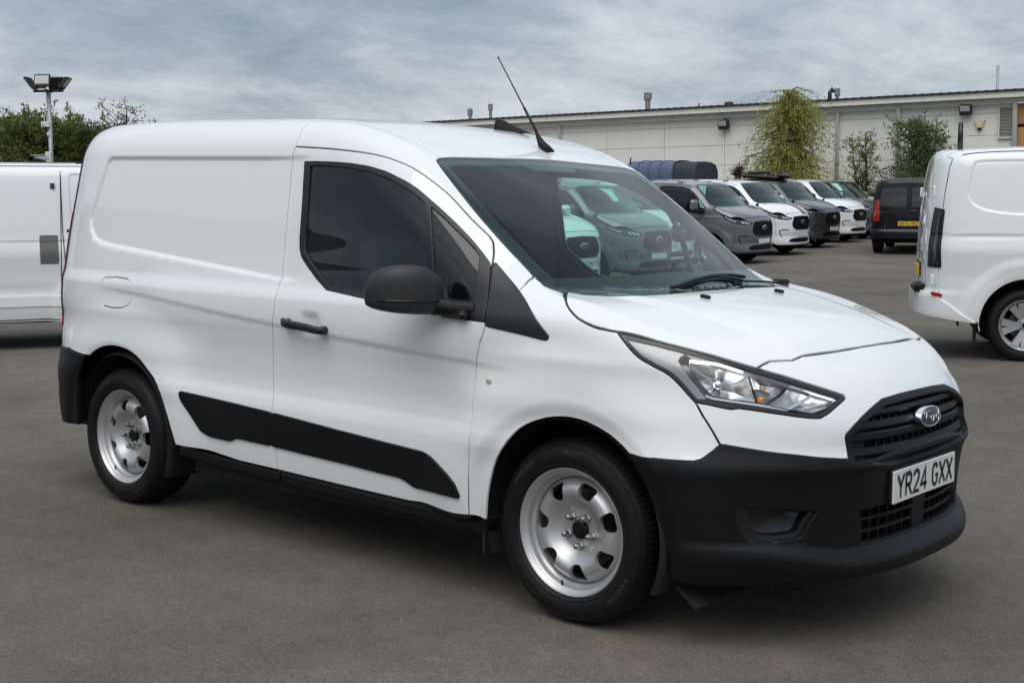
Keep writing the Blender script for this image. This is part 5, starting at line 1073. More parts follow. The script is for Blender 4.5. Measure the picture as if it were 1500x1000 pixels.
    # mirrors
    for sg_, pr_ in ((1, sd), (-1, sd2)):
        b = MB(); b.box((-.32, -sg_*1.16, 1.39), (.15, .24, .27), Matrix.Rotation(sg_*R(-10), 3, 'Z'), bev=.055); mr = b.build('mirror', WHITE, van)
        b = MB(); b.box((-.31, -sg_*1.10, 1.245), (.13, .30, .07), Matrix.Rotation(sg_*R(-10), 3, 'Z'), bev=.03); b.box((-.24, -sg_*.985, 1.25), (.22, .10, .08), bev=.03); b.build('mirror_foot', BLACKP, mr)
    # tail: doors, lamps, bumper
    tl = None
    half = [(p[0] - .006, p[1], p[2]) for p in tail_e]
    tail_o = half + [(-3.86, -.60, 1.9), (-3.90, 0, 1.93), (-3.86, .60, 1.9)] + [(p[0], -p[1], p[2]) for p in half[::-1]]
    rl = side_pts(B, [(-3.845, .86), (-3.85, 1.1), (-3.825, 1.38)]) + [(-3.95, -.84, 1.40), (-3.985, -.80, 1.1), (-3.99, -.80, .86)]
    rl2 = [(p[0], -p[1], p[2]) for p in rl][::-1]
    tail = panel('tailgate', Rs, tail_o, WHITE, van, mirror=False, h=.04, hb=.03)[0]
    tlamp, tlamp2 = panel('tail_lamp', Rs, rl, GLOSSB, van, h=.03, inset=0, off=.012, thick=.03, edge=.006)
    panel('lamp_lens', Rs, [rl[0], rl[1], rl[2], (-3.92, -.87, 1.37), (-3.95, -.85, 1.1), (-3.95, -.85, .88)], mat('dark_lamp_lens', (.05, .05, .053), rough=.08, coat=1), tlamp, mirror=tlamp2, h=.03, inset=.03, off=.016, thick=.006)
    bar('tail_joint', Rs, [(-3.95, 0, .68), (-3.95, 0, 1.88)], .012, .004, J, tail, lift=0)
    for z in (.74, 1.55):
        for sy in (-1, 1):
            b = MB(); b.box((-3.92, sy*.895, z), (.03, .05, .10), bev=.008); b.build('hinge', WHITE, tail)
    rb = side_pts(B, [(-3.50, .60)]) and None
    rbo = side_pts(B, [(-3.53, .355), (-3.70, .375), (-3.86, .40)]) + [(-4.00, -.75, .42), (-4.03, -.4, .42), (-4.03, 0, .42)]
    rbt = [(-4.02, 0, .62), (-4.02, -.4, .62), (-4.00, -.75, .62)] + side_pts(B, [(-3.885, .60), (-3.82, .55), (-3.70, .46), (-3.6, .39)])
    half = rbo + rbt
    full = rbo + [(p[0], -p[1], p[2]) for p in rbo[:-1][::-1]] + [(p[0], -p[1], p[2]) for p in rbt[1:][::-1]] + rbt
    bump = panel('rear_bumper', Surf(B, 'R', -3.2), full, WHITE, van, mirror=False, h=.03, inset=.002, off=.02, thick=.04, edge=.008)[0]
    for sy in (-1, 1):
        b = MB(); q = side_pts(B, [(-3.86, .60)])[0]; b.box((q[0] - .02, sy*(-q[1] + .016), .61), (.10, .012, .035), Matrix.Rotation(sy*R(20), 3, 'Z') @ Matrix.Rotation(R(12), 3, 'Y'), bev=.004); b.build('reflector', REDL, bump)
    b = MB(); b.box((-4.000, 0, .80), (.012, .52, .111), bev=.003); rp = b.build('rear_plate', PLATEY, van)
    b = MB(); b.box((-3.98, 0, .81), (.03, .60, .14), bev=.01); b.build('plate_holder', BLACKP, tail)
    # underside, arches, cabin
    for xc in (0, -3.1):
        for sg_ in (1, -1):
            v, f = [], []; n = 18
            for k_ in range(n+1):
                t_ = R(-12) + R(204)*k_/n
                for yy, rr in ((.955, .40), (.93, .41), (.62, .41), (.62, .1)): v.append((xc + rr*math.cos(t_), -sg_*yy, .35 + rr*math.sin(t_)))
            for k_ in range(n):
                for j in range(3): q = (k_*4+j, k_*4+j+1, (k_+1)*4+j+1, (k_+1)*4+j); f.append(q if sg_ > 0 else q[::-1])
            new_obj('arch_liner', v, f, UNDER, van, smooth=False)
    for sg_ in (1, -1):
        b = MB(); b.box((-3.53, -sg_*.84, .27), (.014, .20, .22), bev=.004); b.build('mud_flap', UNDER, van)
    b = MB(); b.box((-1.4, 0, .32), (4.2, 1.2, .08)); b.box((-1.55, 0, .31), (2.2, 1.8, .06)); b.build('floor_pan', UNDER, van)
    b = MB(); b.box((.10, 0, 1.16), (.55, 1.62, .14), bev=.05); b.box((-.22, 0, 1.05), (.3, 1.66, .4), bev=.05); b.build('dashboard', DARK, van)
    a = np.linspace(R(-42), R(88), 30); P_, N_ = X.pos(np.stack([np.full(30, -1.60), a*.95], -1)); Q = P_ - N_*.06; Q[:, 0] = -1.60
    ring = Q.tolist() + (Q[::-1]*MIR).tolist(); new_obj('bulkhead', ring, [tuple(range(len(ring)))], GREYTRIM, van, smooth=False)
    for y in (-.5, .02, .5):
        seat = empty('seat', (0, 0, 0), 0, van)
        b = MB(); b.box((-1.28, y, 1.12), (.15, .48, .68), Matrix.Rotation(R(-12), 3, 'Y'), bev=.05); b.build('backrest', FABRIC, seat)
        b = MB(); b.box((-1.38, y, 1.58), (.09, .25, .18), bev=.03); b.build('headrest', FABRIC, seat)
    AW = make_alloy()
    for i, (xc, sg_) in enumerate(((0., 1), (0., -1), (-3.1, 1), (-3.1, -1))):
        w_ = AW if i == 0 else copy_tree(AW, van)
        if i == 0: w_.parent = van
        w_.location = (xc, -sg_*.935, .334); w_.rotation_euler = (0, R(11*i + 9), 0 if sg_ > 0 else math.pi)
    return van
def recolour(van, m):
    """give one copied van its own body colour"""
    def walk(o):
        if o.type == 'MESH' and o.data.materials and o.data.materials[0] == WHITE:
            o.material_slots[0].link = 'OBJECT'; o.material_slots[0].material = m
        for c in o.children: walk(c)
    walk(van)

# ------------------------------------------------------------------ the yard
YF, YR_ = np.array([math.cos(R(130.21)), math.sin(R(130.21))]), np.array([math.sin(R(130.21)), -math.cos(R(130.21))])
FALL = .0227      # crossfall of the yard against the level patch the van stands on
ZD = curve([(-60, 0), (14, 0), (20, -.05), (24, -.02), (31, .11), (36, .25), (42, .38), (50, .48), (70, .55), (400, .6)])
def gz(x, y):
    """lie of the ground: level under the van, falling to one side and rising towards the sheds"""
    x, y = np.asarray(x, float) - 2.639, np.asarray(y, float) + 4.310
    d = x*YF[0] + y*YF[1]; l = x*YR_[0] + y*YR_[1]
    return FALL*np.clip(l, -40, 40)*sstep(8.2, 12, d) + ZD(d)
TILT = Matrix.Rotation(-math.atan(FALL), 4, Vector((YF[0], YF[1], 0)))     # plumb over the yard
def gz1(x, y): return float(gz(np.array(float(x)), np.array(float(y))))
def yard(d, l):
    """point of the yard d metres out and l metres to the right of its survey line"""
    p = np.array([2.639, -4.310]) + d*YF + l*YR_; return float(p[0]), float(p[1])
def asphalt():
    m = bpy.data.materials.new('asphalt'); m.use_nodes = True; t = m.node_tree; b = t.nodes['Principled BSDF']; L = t.links.new
    co = t.nodes.new('ShaderNodeTexCoord'); O = co.outputs['Object']
    def nz(scale, det, ro=.6, dist=0):
        n = t.nodes.new('ShaderNodeTexNoise'); n.inputs['Scale'].default_value = scale; n.inputs['Detail'].default_value = det; n.inputs['Roughness'].default_value = ro; n.inputs['Distortion'].default_value = dist; L(O, n.inputs['Vector']); return n.outputs[0]
    def rng(s, a, b_, c, d):
        n = t.nodes.new('ShaderNodeMapRange'); L(s, n.inputs[0]); n.inputs[1].default_value = a; n.inputs[2].default_value = b_; n.inputs[3].default_value = c; n.inputs[4].default_value = d; return n.outputs[0]
    def mul(a, b_):
        n = t.nodes.new('ShaderNodeMath'); n.operation = 'MULTIPLY'; L(a, n.inputs[0]); L(b_, n.inputs[1]); return n.outputs[0]
    vo = t.nodes.new('ShaderNodeTexVoronoi'); vo.inputs['Scale'].default_value = 170; L(O, vo.inputs['Vector'])
    hs = t.nodes.new('ShaderNodeSeparateColor'); L(vo.outputs['Color'], hs.inputs[0])
    stone = rng(hs.outputs[0], 0, 1, .70, 1.32); fine = rng(nz(380, 3, .7), .3, .7, .74, 1.26); patch = rng(nz(.55, 6, .62, .4), .32, .70, .76, 1.20); big = rng(nz(.11, 3), .35, .65, .93, 1.08); mid = rng(nz(5, 7, .75), .3, .7, .84, 1.16)
    f = mul(mul(mul(stone, fine), mul(patch, big)), mid)
    sc = t.nodes.new('ShaderNodeVectorMath'); sc.operation = 'SCALE'; sc.inputs[0].default_value = (.132, .117, .096); L(f, sc.inputs['Scale']); 
    stain = rng(nz(.9, 5, .6, 1.2), .66, .74, 0, 1); sm = t.nodes.new('ShaderNodeMath'); sm.operation = 'MULTIPLY_ADD'; L(stain, sm.inputs[0]); sm.inputs[1].default_value = -.16; sm.inputs[2].default_value = 1.; f = mul(f, sm.outputs[0]); L(f, sc.inputs['Scale'])
    # scattered pale stones
    v2 = t.nodes.new('ShaderNodeTexVoronoi'); v2.inputs['Scale'].default_value = 9; L(O, v2.inputs['Vector'])
    sp = rng(v2.outputs['Distance'], .030, .045, 1, 0); s2 = t.nodes.new('ShaderNodeSeparateColor'); L(v2.outputs['Color'], s2.inputs[0]); pick = rng(s2.outputs[1], .86, .90, 0, 1); sp = mul(sp, pick)
    mx_ = t.nodes.new('ShaderNodeMix'); mx_.data_type = 'RGBA'; L(sp, mx_.inputs[0]); L(sc.outputs[0], mx_.inputs[6]); mx_.inputs[7].default_value = (.36, .34, .31, 1)
    L(mx_.outputs[2], b.inputs['Base Color'])
    L(rng(nz(1.3, 4), .3, .7, .78, .95), b.inputs['Roughness']); b.inputs['Specular IOR Level'].default_value = .28
    bp = t.nodes.new('ShaderNodeBump'); bp.inputs['Strength'].default_value = .8; bp.inputs['Distance'].default_value = .004
    ad = t.nodes.new('ShaderNodeMath'); ad.operation = 'ADD'; L(vo.outputs['Distance'], ad.inputs[0]); L(nz(160, 4, .7), ad.inputs[1]); L(ad.outputs[0], bp.inputs['Height']); L(bp.outputs[0], b.inputs['Normal'])
    return m
def build_ground():
    a = np.concatenate([np.linspace(-700, -70, 16), np.linspace(-66, 70, 103), np.linspace(80, 700, 16)])
    X, Y = np.meshgrid(a, a); Z = gz(X, Y); far = sstep(60, 140, np.hypot(X, Y)); Z = Z*(1 - far) + .6*far; n = len(a)
    v = np.stack([X.ravel(), Y.ravel(), Z.ravel()], -1)
    f = [(j*n+i, j*n+i+1, (j+1)*n+i+1, (j+1)*n+i) for j in range(n-1) for i in range(n-1)]
    struct(new_obj('ground', v, f, asphalt(), smooth=True), label='worn grey tarmac of the vehicle yard')
# ------------------------------------------------------------------ the warehouse across the yard
def build_warehouse():
    A_, B_ = np.array(yard(60.9, -3.2)), np.array(yard(46.8, 18.45)); u = (B_ - A_); Lw = np.linalg.norm(u); u /= Lw; nrm = np.array([u[1], -u[0]])
    if nrm @ (np.array([2.6, -4.3]) - A_) < 0: nrm = -nrm
    ob = tag(empty('warehouse', (A_[0], A_[1], 0)), 'long white metal clad warehouse with deep cream eaves across the yard', 'building')
    M = Matrix(((u[0], nrm[0], 0), (u[1], nrm[1], 0), (0, 0, 1)))       # local x along the wall, y out of the wall
    C_ = Matrix.Translation((2.639, -4.310, 0)); ob.matrix_world = C_ @ TILT @ C_.inverted() @ Matrix.Translation((A_[0], A_[1], -.12)) @ M.to_4x4()
    PAN = mat('wall_cladding', (.83, .81, .75), rough=.55, var=.06, vscale=.6); FAS = mat('eaves_cladding', (.84, .81, .72), rough=.5, var=.08, vscale=.5); PIPE = mat('downpipe_white', (.62, .62, .60), rough=.5); JT = mat('joint_backing', (.60, .585, .545), rough=.8)  # joint tone belongs to the inner wall showing between the panels
    def sx(px):   # distance along the wall that the yard's sight line through a plan bearing meets
        tb = (px - 750)/1902.2; d = YF + YR_*tb; o = np.array([2.639, -4.310]); m = np.array([d, -u]).T; s = np.linalg.solve(m, A_ - o); return float(s[1])
    cols = [-14, -7, sx(820), sx(887), sx(970), sx(1057), sx(1140), sx(1222), sx(1310), sx(1400), sx(1478)]
    rows = [-.4, 2.2, 3.30, 4.10, 4.88, 5.22]
    for i in range(len(cols)-1):
        for j in range(len(rows)-1):
            x0, x1, z0, z1 = cols[i] + .008, cols[i+1] - .008, rows[j] + .007, rows[j+1] - .007
            b = MB(); b.box(((x0+x1)/2, -.04 - .004*((i*7 + j*3) % 3), (z0+z1)/2), (x1-x0, .08, z1-z0)); b.build('wall_panel', PAN, ob)
    b = MB(); b.box(((cols[0]+cols[-1])/2, -.16, 2.4), (cols[-1]-cols[0], .12, 5.6)); b.build('inner_wall', JT, ob)
    xe = cols[-1] + 9
    OR = mat('orange_cladding', (.46, .235, .10), rough=.6, var=.15, vscale=2); 
    for j, (z0, z1) in enumerate(((-.4, 3.0), (3.0, 4.35), (4.45, 5.2))):
        b = MB(); b.box(((cols[-1] + xe)/2, -.05, (z0+z1)/2), (xe - cols[-1] - .02, .1, z1-z0-.02)); b.build('timber_panel', OR, ob)
    b = MB(); b.box(((cols[-1] + xe)/2, -.16, 2.4), (xe - cols[-1] - .04, .1, 5.6)); b.build('timber_backing', mat('dark_timber', (.08, .045, .025), rough=.8), ob)  # dark brown backing, visible in the gaps between the orange panels
    x0, x1 = cols[0] - .3, xe
    n = 12; xs = np.linspace(x0, x1, n+1)
    for i in range(n):
        a, c = xs[i] + .006, xs[i+1] - .006; xm, w_ = (a+c)/2, c - a
        b = MB(); b.box((xm, .22, 5.485), (w_, .56, .20)); b.build('eaves_panel', FAS, ob)
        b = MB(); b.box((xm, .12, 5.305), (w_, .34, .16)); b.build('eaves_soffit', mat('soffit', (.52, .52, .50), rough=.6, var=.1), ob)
    b = MB(); v, f = [], []
    for i, x in enumerate(np.linspace(x0, x1, 2)): v += [(x, .58, 5.60), (x, .58, 5.66), (x, -18, 7.2), (x, -18, 7.1)]
    f = [(0, 4, 5, 1), (1, 5, 6, 2), (2, 6, 7, 3), (3, 7, 4, 0), (0, 1, 2, 3), (7, 6, 5, 4)]
    roof = b.add(v, f).build('roof', mat('dark_roof_sheet', (.05, .047, .045), rough=.8), ob)
    for i in range(150):
        x = x0 + (x1-x0)*(i+.5)/150; 
        if i % 1 == 0: b2 = MB() if i == 0 else b2; b2.box((x, .50, 5.655), (.09, .2, .03))
    r2 = b2.build('roof_corrugation', mat('dark_roof_sheet', (.05, .047, .045)), roof); r2['kind'] = 'stuff'
    for px in (820, 1222, 1310, 1478):
        x = sx(px); b = MB(); b.tube([(x, .12, -.3), (x, .12, 5.1), (x, .20, 5.28)], .075 if px < 1300 else .095, 10); b.build('downpipe', PIPE, ob, smooth=True)
    for px, z in ((1059, 4.90), (1408, 5.02)):
        x = sx(px); b = MB(); b.box((x, .22, z), (.42, .26, .34), Matrix.Rotation(R(-14), 3, 'X'), bev=.03); fl = b.build('wall_floodlight', mat('lamp_body_dark', (.02, .02, .021), rough=.5), ob)
        b = MB(); b.box((x, .355, z + .04), (.34, .03, .20), Matrix.Rotation(R(-14), 3, 'X'), bev=.01); b.build('lamp_glass', mat('flood_glass', (.42, .43, .42), rough=.2), fl)
        b = MB(); b.tube([(x, .05, z + .1), (x, .05, 5.2)], .02, 6); b.build('lamp_conduit', DARK, fl)
    x = sx(1427); b = MB(); z = 4.50
    b.add([(x-.21, .02, z+.16), (x+.21, .02, z+.16), (x+.09, .02, z-.16), (x-.09, .02, z-.16), (x-.17, .13, z+.12), (x+.17, .13, z+.12), (x+.07, .13, z-.12), (x-.07, .13, z-.12)], [(4, 5, 6, 7), (0, 1, 5, 4), (1, 2, 6, 5), (2, 3, 7, 6), (3, 0, 4, 7)])
    al = b.build('alarm_box', mat('alarm_cream', (.72, .62, .40), rough=.5), ob); b = MB(); b.box((x, .08, z - .19), (.12, .1, .08), bev=.02); b.build('alarm_base', DARK, al)
    xa, xb = sx(1456.5), sx(1487); xa, xb = sx(1457), sx(1487) - .25; z0, z1 = 4.02, 5.06
    b = MB(); b.box(((xa+xb)/2, .03, (z0+z1)/2), (xb-xa, .05, z1-z0)); wd = b.build('window', mat('window_shutter', (.20, .185, .165), rough=.55), ob)
    for k in range(9):
        b = MB(); b.box(((xa+xb)/2, .06, z0 + (k+.5)*(z1-z0)/9), (xb-xa-.06, .015, .085), Matrix.Rotation(R(12), 3, 'X')); b.build('shutter_slat', MATS['window_shutter'], wd)
    for (cx, cz, w_, h_) in (((xa+xb)/2, z0 - .03, xb-xa+.16, .07), ((xa+xb)/2, z1 + .03, xb-xa+.16, .05), (xa - .05, (z0+z1)/2, .06, z1-z0), (xb + .05, (z0+z1)/2, .06, z1-z0)):
        b = MB(); b.box((cx, .05, cz), (w_, .10, h_)); b.build('window_frame', PIPE, wd)
    b = MB(); b.box((sx(1413), .02, 3.28), (.28, .03, .22)); b.build('wall_vent', mat('vent_grey', (.30, .30, .29), rough=.6), ob)
    def flue(px, y, z0, h, r, capped, m):
        x = sx(px); b = MB(); b.tube([(x, y, z0), (x, y, z0 + h)], r, 12)
        if capped: b.tube([(x, y, z0 + h - .30), (x, y, z0 + h - .28), (x, y, z0 + h), (x, y, z0 + h + .02)], [r, r*1.55, r*1.55, r*.7], 12)
        b.build('flue', m, ob, smooth=False)
    G1 = mat('flue_steel', (.33, .31, .29), rough=.4, metal=.7); G2 = mat('flue_dark', (.05, .05, .05), rough=.6)
    flue(927, -1.2, 5.7, .80, .115, True, G1); flue(683, -2, 5.8, .72, .075, True, G1); flue(653, -2, 5.8, .55, .08, True, G1)
    flue(1207, -1, 5.7, .48, .07, True, G1); flue(1441, -1, 5.7, .98, .055, False, mat('flue_pale', (.6, .62, .64), rough=.4)); flue(1034, -2, 5.8, .18, .12, True, G2); flue(990, -2, 5.8, .22, .03, False, G2)
    x = sx(1201); b = MB(); b.tube([(x - .14, -1, 5.7), (x - .14, -1, 6.05), (x - .05, -1, 6.18), (x + .03, -1, 6.05)], [.08, .08, .09, .07], 10); b.build('roof_cowl', G2, ob, smooth=True)
    return ob
# ------------------------------------------------------------------ trees and shrubs
def leaf_mat(name, c1, c2, tr=.35):
    if name in MATS: return MATS[name]
    m = bpy.data.materials.new(name); m.use_nodes = True; t = m.node_tree; t.nodes.clear(); L = t.links.new
    o = t.nodes.new('ShaderNodeOutputMaterial'); d = t.nodes.new('ShaderNodeBsdfPrincipled'); tr_ = t.nodes.new('ShaderNodeBsdfTranslucent'); mx_ = t.nodes.new('ShaderNodeMixShader'); mx_.inputs[0].default_value = tr
    g = t.nodes.new('ShaderNodeTexCoord'); n = t.nodes.new('ShaderNodeTexNoise'); n.inputs['Scale'].default_value = 2.2; n.inputs['Detail'].default_value = 6; L(g.outputs['Object'], n.inputs['Vector'])
    rp = t.nodes.new('ShaderNodeValToRGB'); rp.color_ramp.elements[0].position = .35; rp.color_ramp.elements[1].position = .65; rp.color_ramp.elements[0].color = (*c1, 1); rp.color_ramp.elements[1].color = (*c2, 1); L(n.outputs[0], rp.inputs[0])
    L(rp.outputs[0], d.inputs['Base Color']); L(rp.outputs[0], tr_.inputs['Color']); d.inputs['Roughness'].default_value = .6; d.inputs['Specular IOR Level'].default_value = .25
    L(d.outputs[0], mx_.inputs[1]); L(tr_.outputs[0], mx_.inputs[2]); L(mx_.outputs[0], o.inputs[0]); MATS[name] = m; return m
BARK = mat('bark', (.075, .062, .05), rough=.95, bump=.6, bscale=30)
def leaves(P, D, size, rng, aspect=2.2, jit=1.0):
    """one small folded leaf per point"""
    n = len(P); a = rng.normal(size=(n, 3)); a = a*jit + D; a /= np.linalg.norm(a, axis=1, keepdims=True) + 1e-9
    b = np.cross(a, rng.normal(size=(n, 3))); b /= np.linalg.norm(b, axis=1, keepdims=True) + 1e-9
    s = size*(.6 + .8*rng.random((n, 1))); L = s*aspect
    V = np.stack([P, P + a*L*.5 + b*s*.5, P + a*L, P + a*L*.5 - b*s*.5], 1).reshape(-1, 3)
    return V, [(4*i, 4*i+1, 4*i+2, 4*i+3) for i in range(n)]
def tree(name, label, cat, xy, h, w, lm, seed, trunk_h=.25, n_limb=14, n_twig=9, per=26, size=.05, droop=0., up=.5, shape=None, group=None, aspect=2.2, stems=1, spread=1.0, gap=0.):
    rng = np.random.default_rng(seed); x0, y0 = xy; z0 = gz1(x0, y0) - .05
    ob = tag(empty(name, (x0, y0, z0)), label, cat, group); ob.matrix_world = Matrix.Translation((x0, y0, z0)) @ TILT; wood = MB(); LP, LD = [], []
    shape = shape or (lambda t: math.sin(math.pi*min(1, .12 + .88*t)**.9)**.7)
    for st in range(stems):
        off = rng.normal(size=2)*.12*(stems > 1)*w; lean = rng.normal(size=2)*.04*h
        tp = [Vector((off[0] + lean[0]*t + .03*w*math.sin(5*t + seed), off[1] + lean[1]*t + .03*w*math.cos(4*t + seed), h*.96*t)) for t in np.linspace(0, 1, 9)]
        r0 = .022*h/max(1, stems**.5); wood.tube(tp, [r0*(1 - .9*t) + .004 for t in np.linspace(0, 1, 9)], 7)
        for i in range(n_limb):
            t = trunk_h + (1 - trunk_h)*((i + rng.random())/n_limb); k = min(7, int(t*8)); p0 = tp[k].lerp(tp[k+1], t*8 - k)
            if rng.random() < gap: continue
            a = i*2.4 + rng.random()*1.2; R_ = w*.5*shape((t - trunk_h)/(1 - trunk_h))*(.65 + .5*rng.random())*spread
            e = Vector((math.cos(a)*R_, math.sin(a)*R_, R_*up*(1.1 - .6*t) + .04*h)); mid = p0 + e*.55 + Vector((0, 0, .05*R_)); end = p0 + e - Vector((0, 0, droop*R_*.5))
            wood.tube([p0, mid, end], [.009*h*(1 - t*.6), .005*h*(1 - t*.6), .002*h], 5)
            for j in range(n_twig):
                q = (j + rng.random())/n_twig; b = (p0.lerp(mid, q/.55) if q < .55 else mid.lerp(end, (q - .55)/.45)); dv = Vector(rng.normal(size=3)); dv.z = abs(dv.z)*.5 - droop*1.6; dv.normalize()
                L_ = (.10 + .16*rng.random())*w*(1 + droop*1.2); 
                tip = b + dv*L_
                ts = np.sqrt(rng.random(per)) if droop < .3 else rng.random(per)
                pts = np.array(b)[None]*(1 - ts[:, None]) + np.array(tip)[None]*ts[:, None]
                if droop: pts[:, 2] -= droop*L_*.35*ts**2
                LP.append(pts + rng.normal(size=(per, 3))*(.018*w if droop < .3 else .010*w)); LD.append(np.repeat(np.array(dv)[None], per, 0))
                if j % 3 == 0: wood.tube([b, tip], [.0025*h, .001*h], 4, caps=False)
    wood.build('trunk', BARK, ob, smooth=True); P = np.concatenate(LP); D = np.concatenate(LD)
    k = P[:, 2] > .1; v, f = leaves(P[k], D[k], size, rng, aspect, .9 if droop < .3 else .35); new_obj('crown', v, f, lm, ob, smooth=False)
    return ob
def build_plants():
    OLIVE = leaf_mat('willow_leaf', (.26, .275, .055), (.43, .42, .12)); GREEN = leaf_mat('green_leaf', (.055, .10, .026), (.12, .185, .05)); DKG = leaf_mat('dark_hedge_leaf', (.07, .09, .025), (.15, .17, .05)); RED = leaf_mat('purple_leaf', (.045, .018, .022), (.08, .03, .03)); MID = leaf_mat('mid_leaf', (.10, .13, .032), (.20, .225, .065)); GREY = leaf_mat('grey_leaf', (.10, .12, .08), (.17, .19, .13)); BUFF = leaf_mat('buff_leaf', (.09, .085, .03), (.16, .14, .06))
    tree('weeping_tree', 'yellow green weeping tree in front of the warehouse wall', 'tree', yard(48, 9.75), 5.4, 3.6, OLIVE, 4, trunk_h=.10, n_limb=66, n_twig=18, per=32, size=.031, droop=.7, up=.7, aspect=3.2, spread=1.08, shape=lambda t: 1.08 - .92*t)
    tree('shrub', 'tall dark green leafy shrub behind the black van', 'shrub', yard(47.2, 14.65), 3.9, 2.95, GREEN, 11, trunk_h=.1, n_limb=26, n_twig=10, per=16, size=.045, up=.9, stems=3, aspect=1.8, shape=lambda t: .95 - .55*t)
    tree('shrub', 'thin sparse green shrub between the two downpipes', 'shrub', yard(48, 12.75), 3.5, 1.85, MID, 12, trunk_h=.05, n_limb=16, n_twig=8, per=11, size=.038, up=1.1, stems=3, aspect=2., shape=lambda t: .95 - .65*t)
    tree('shrub', 'small purple leaved shrub left of the weeping tree', 'shrub', yard(48.5, 8.4), 2.5, 1.15, RED, 13, trunk_h=.05, n_limb=14, n_twig=7, per=10, size=.042, up=1.1, stems=3, aspect=1.5)
    # along the left boundary
    tree('broadleaf_tree', 'large dark drooping tree at the left edge behind the white van', 'tree', yard(36, -15.3), 4.3, 4.2, DKG, 21, trunk_h=.08, n_limb=40, n_twig=14, per=30, size=.034, droop=.5, up=.5, aspect=2.8, shape=lambda t: 1 - .45*t)
    tree('pale_shrub', 'grey green shrub in front of the hedge left of the lamp post', 'shrub', yard(33, -11.6), 2.15, 3.0, GREY, 26, trunk_h=.05, n_limb=20, n_twig=9, per=16, size=.035, up=.9, stems=3)
    for i, (l, d, h, w_, lb, m_) in enumerate(((-14.6, 40, 4.1, 3.0, 'hedge tree with a ragged top left of the lamp post', MID), (-12.6, 40.5, 3.7, 3.0, 'rounded hedge tree directly behind the lamp post', DKG), (-11.3, 40, 3.55, 2.8, 'lower hedge tree just right of the lamp post', MID), (-9.7, 40, 3.2, 3.0, 'hedge tree beside the rear corner of the foreground van', BUFF if False else MID))):
        tree('hedge_tree', lb, 'tree', yard(d, l*d/40), h - .55, w_, m_, 30 + i, trunk_h=.04, n_limb=46, n_twig=14, per=32, size=.050, up=1.15, stems=3, aspect=2., shape=lambda t: 1 - .4*t, group='trees along the left boundary')
    tree('bare_tree', 'thin half bare tree rising above the roof of the foreground van', 'tree', yard(39, -11.6), 4.2, 2.0, BUFF, 51, trunk_h=.45, n_limb=20, n_twig=8, per=9, size=.036, up=1.0, aspect=2., shape=lambda t: 1 - .35*t)
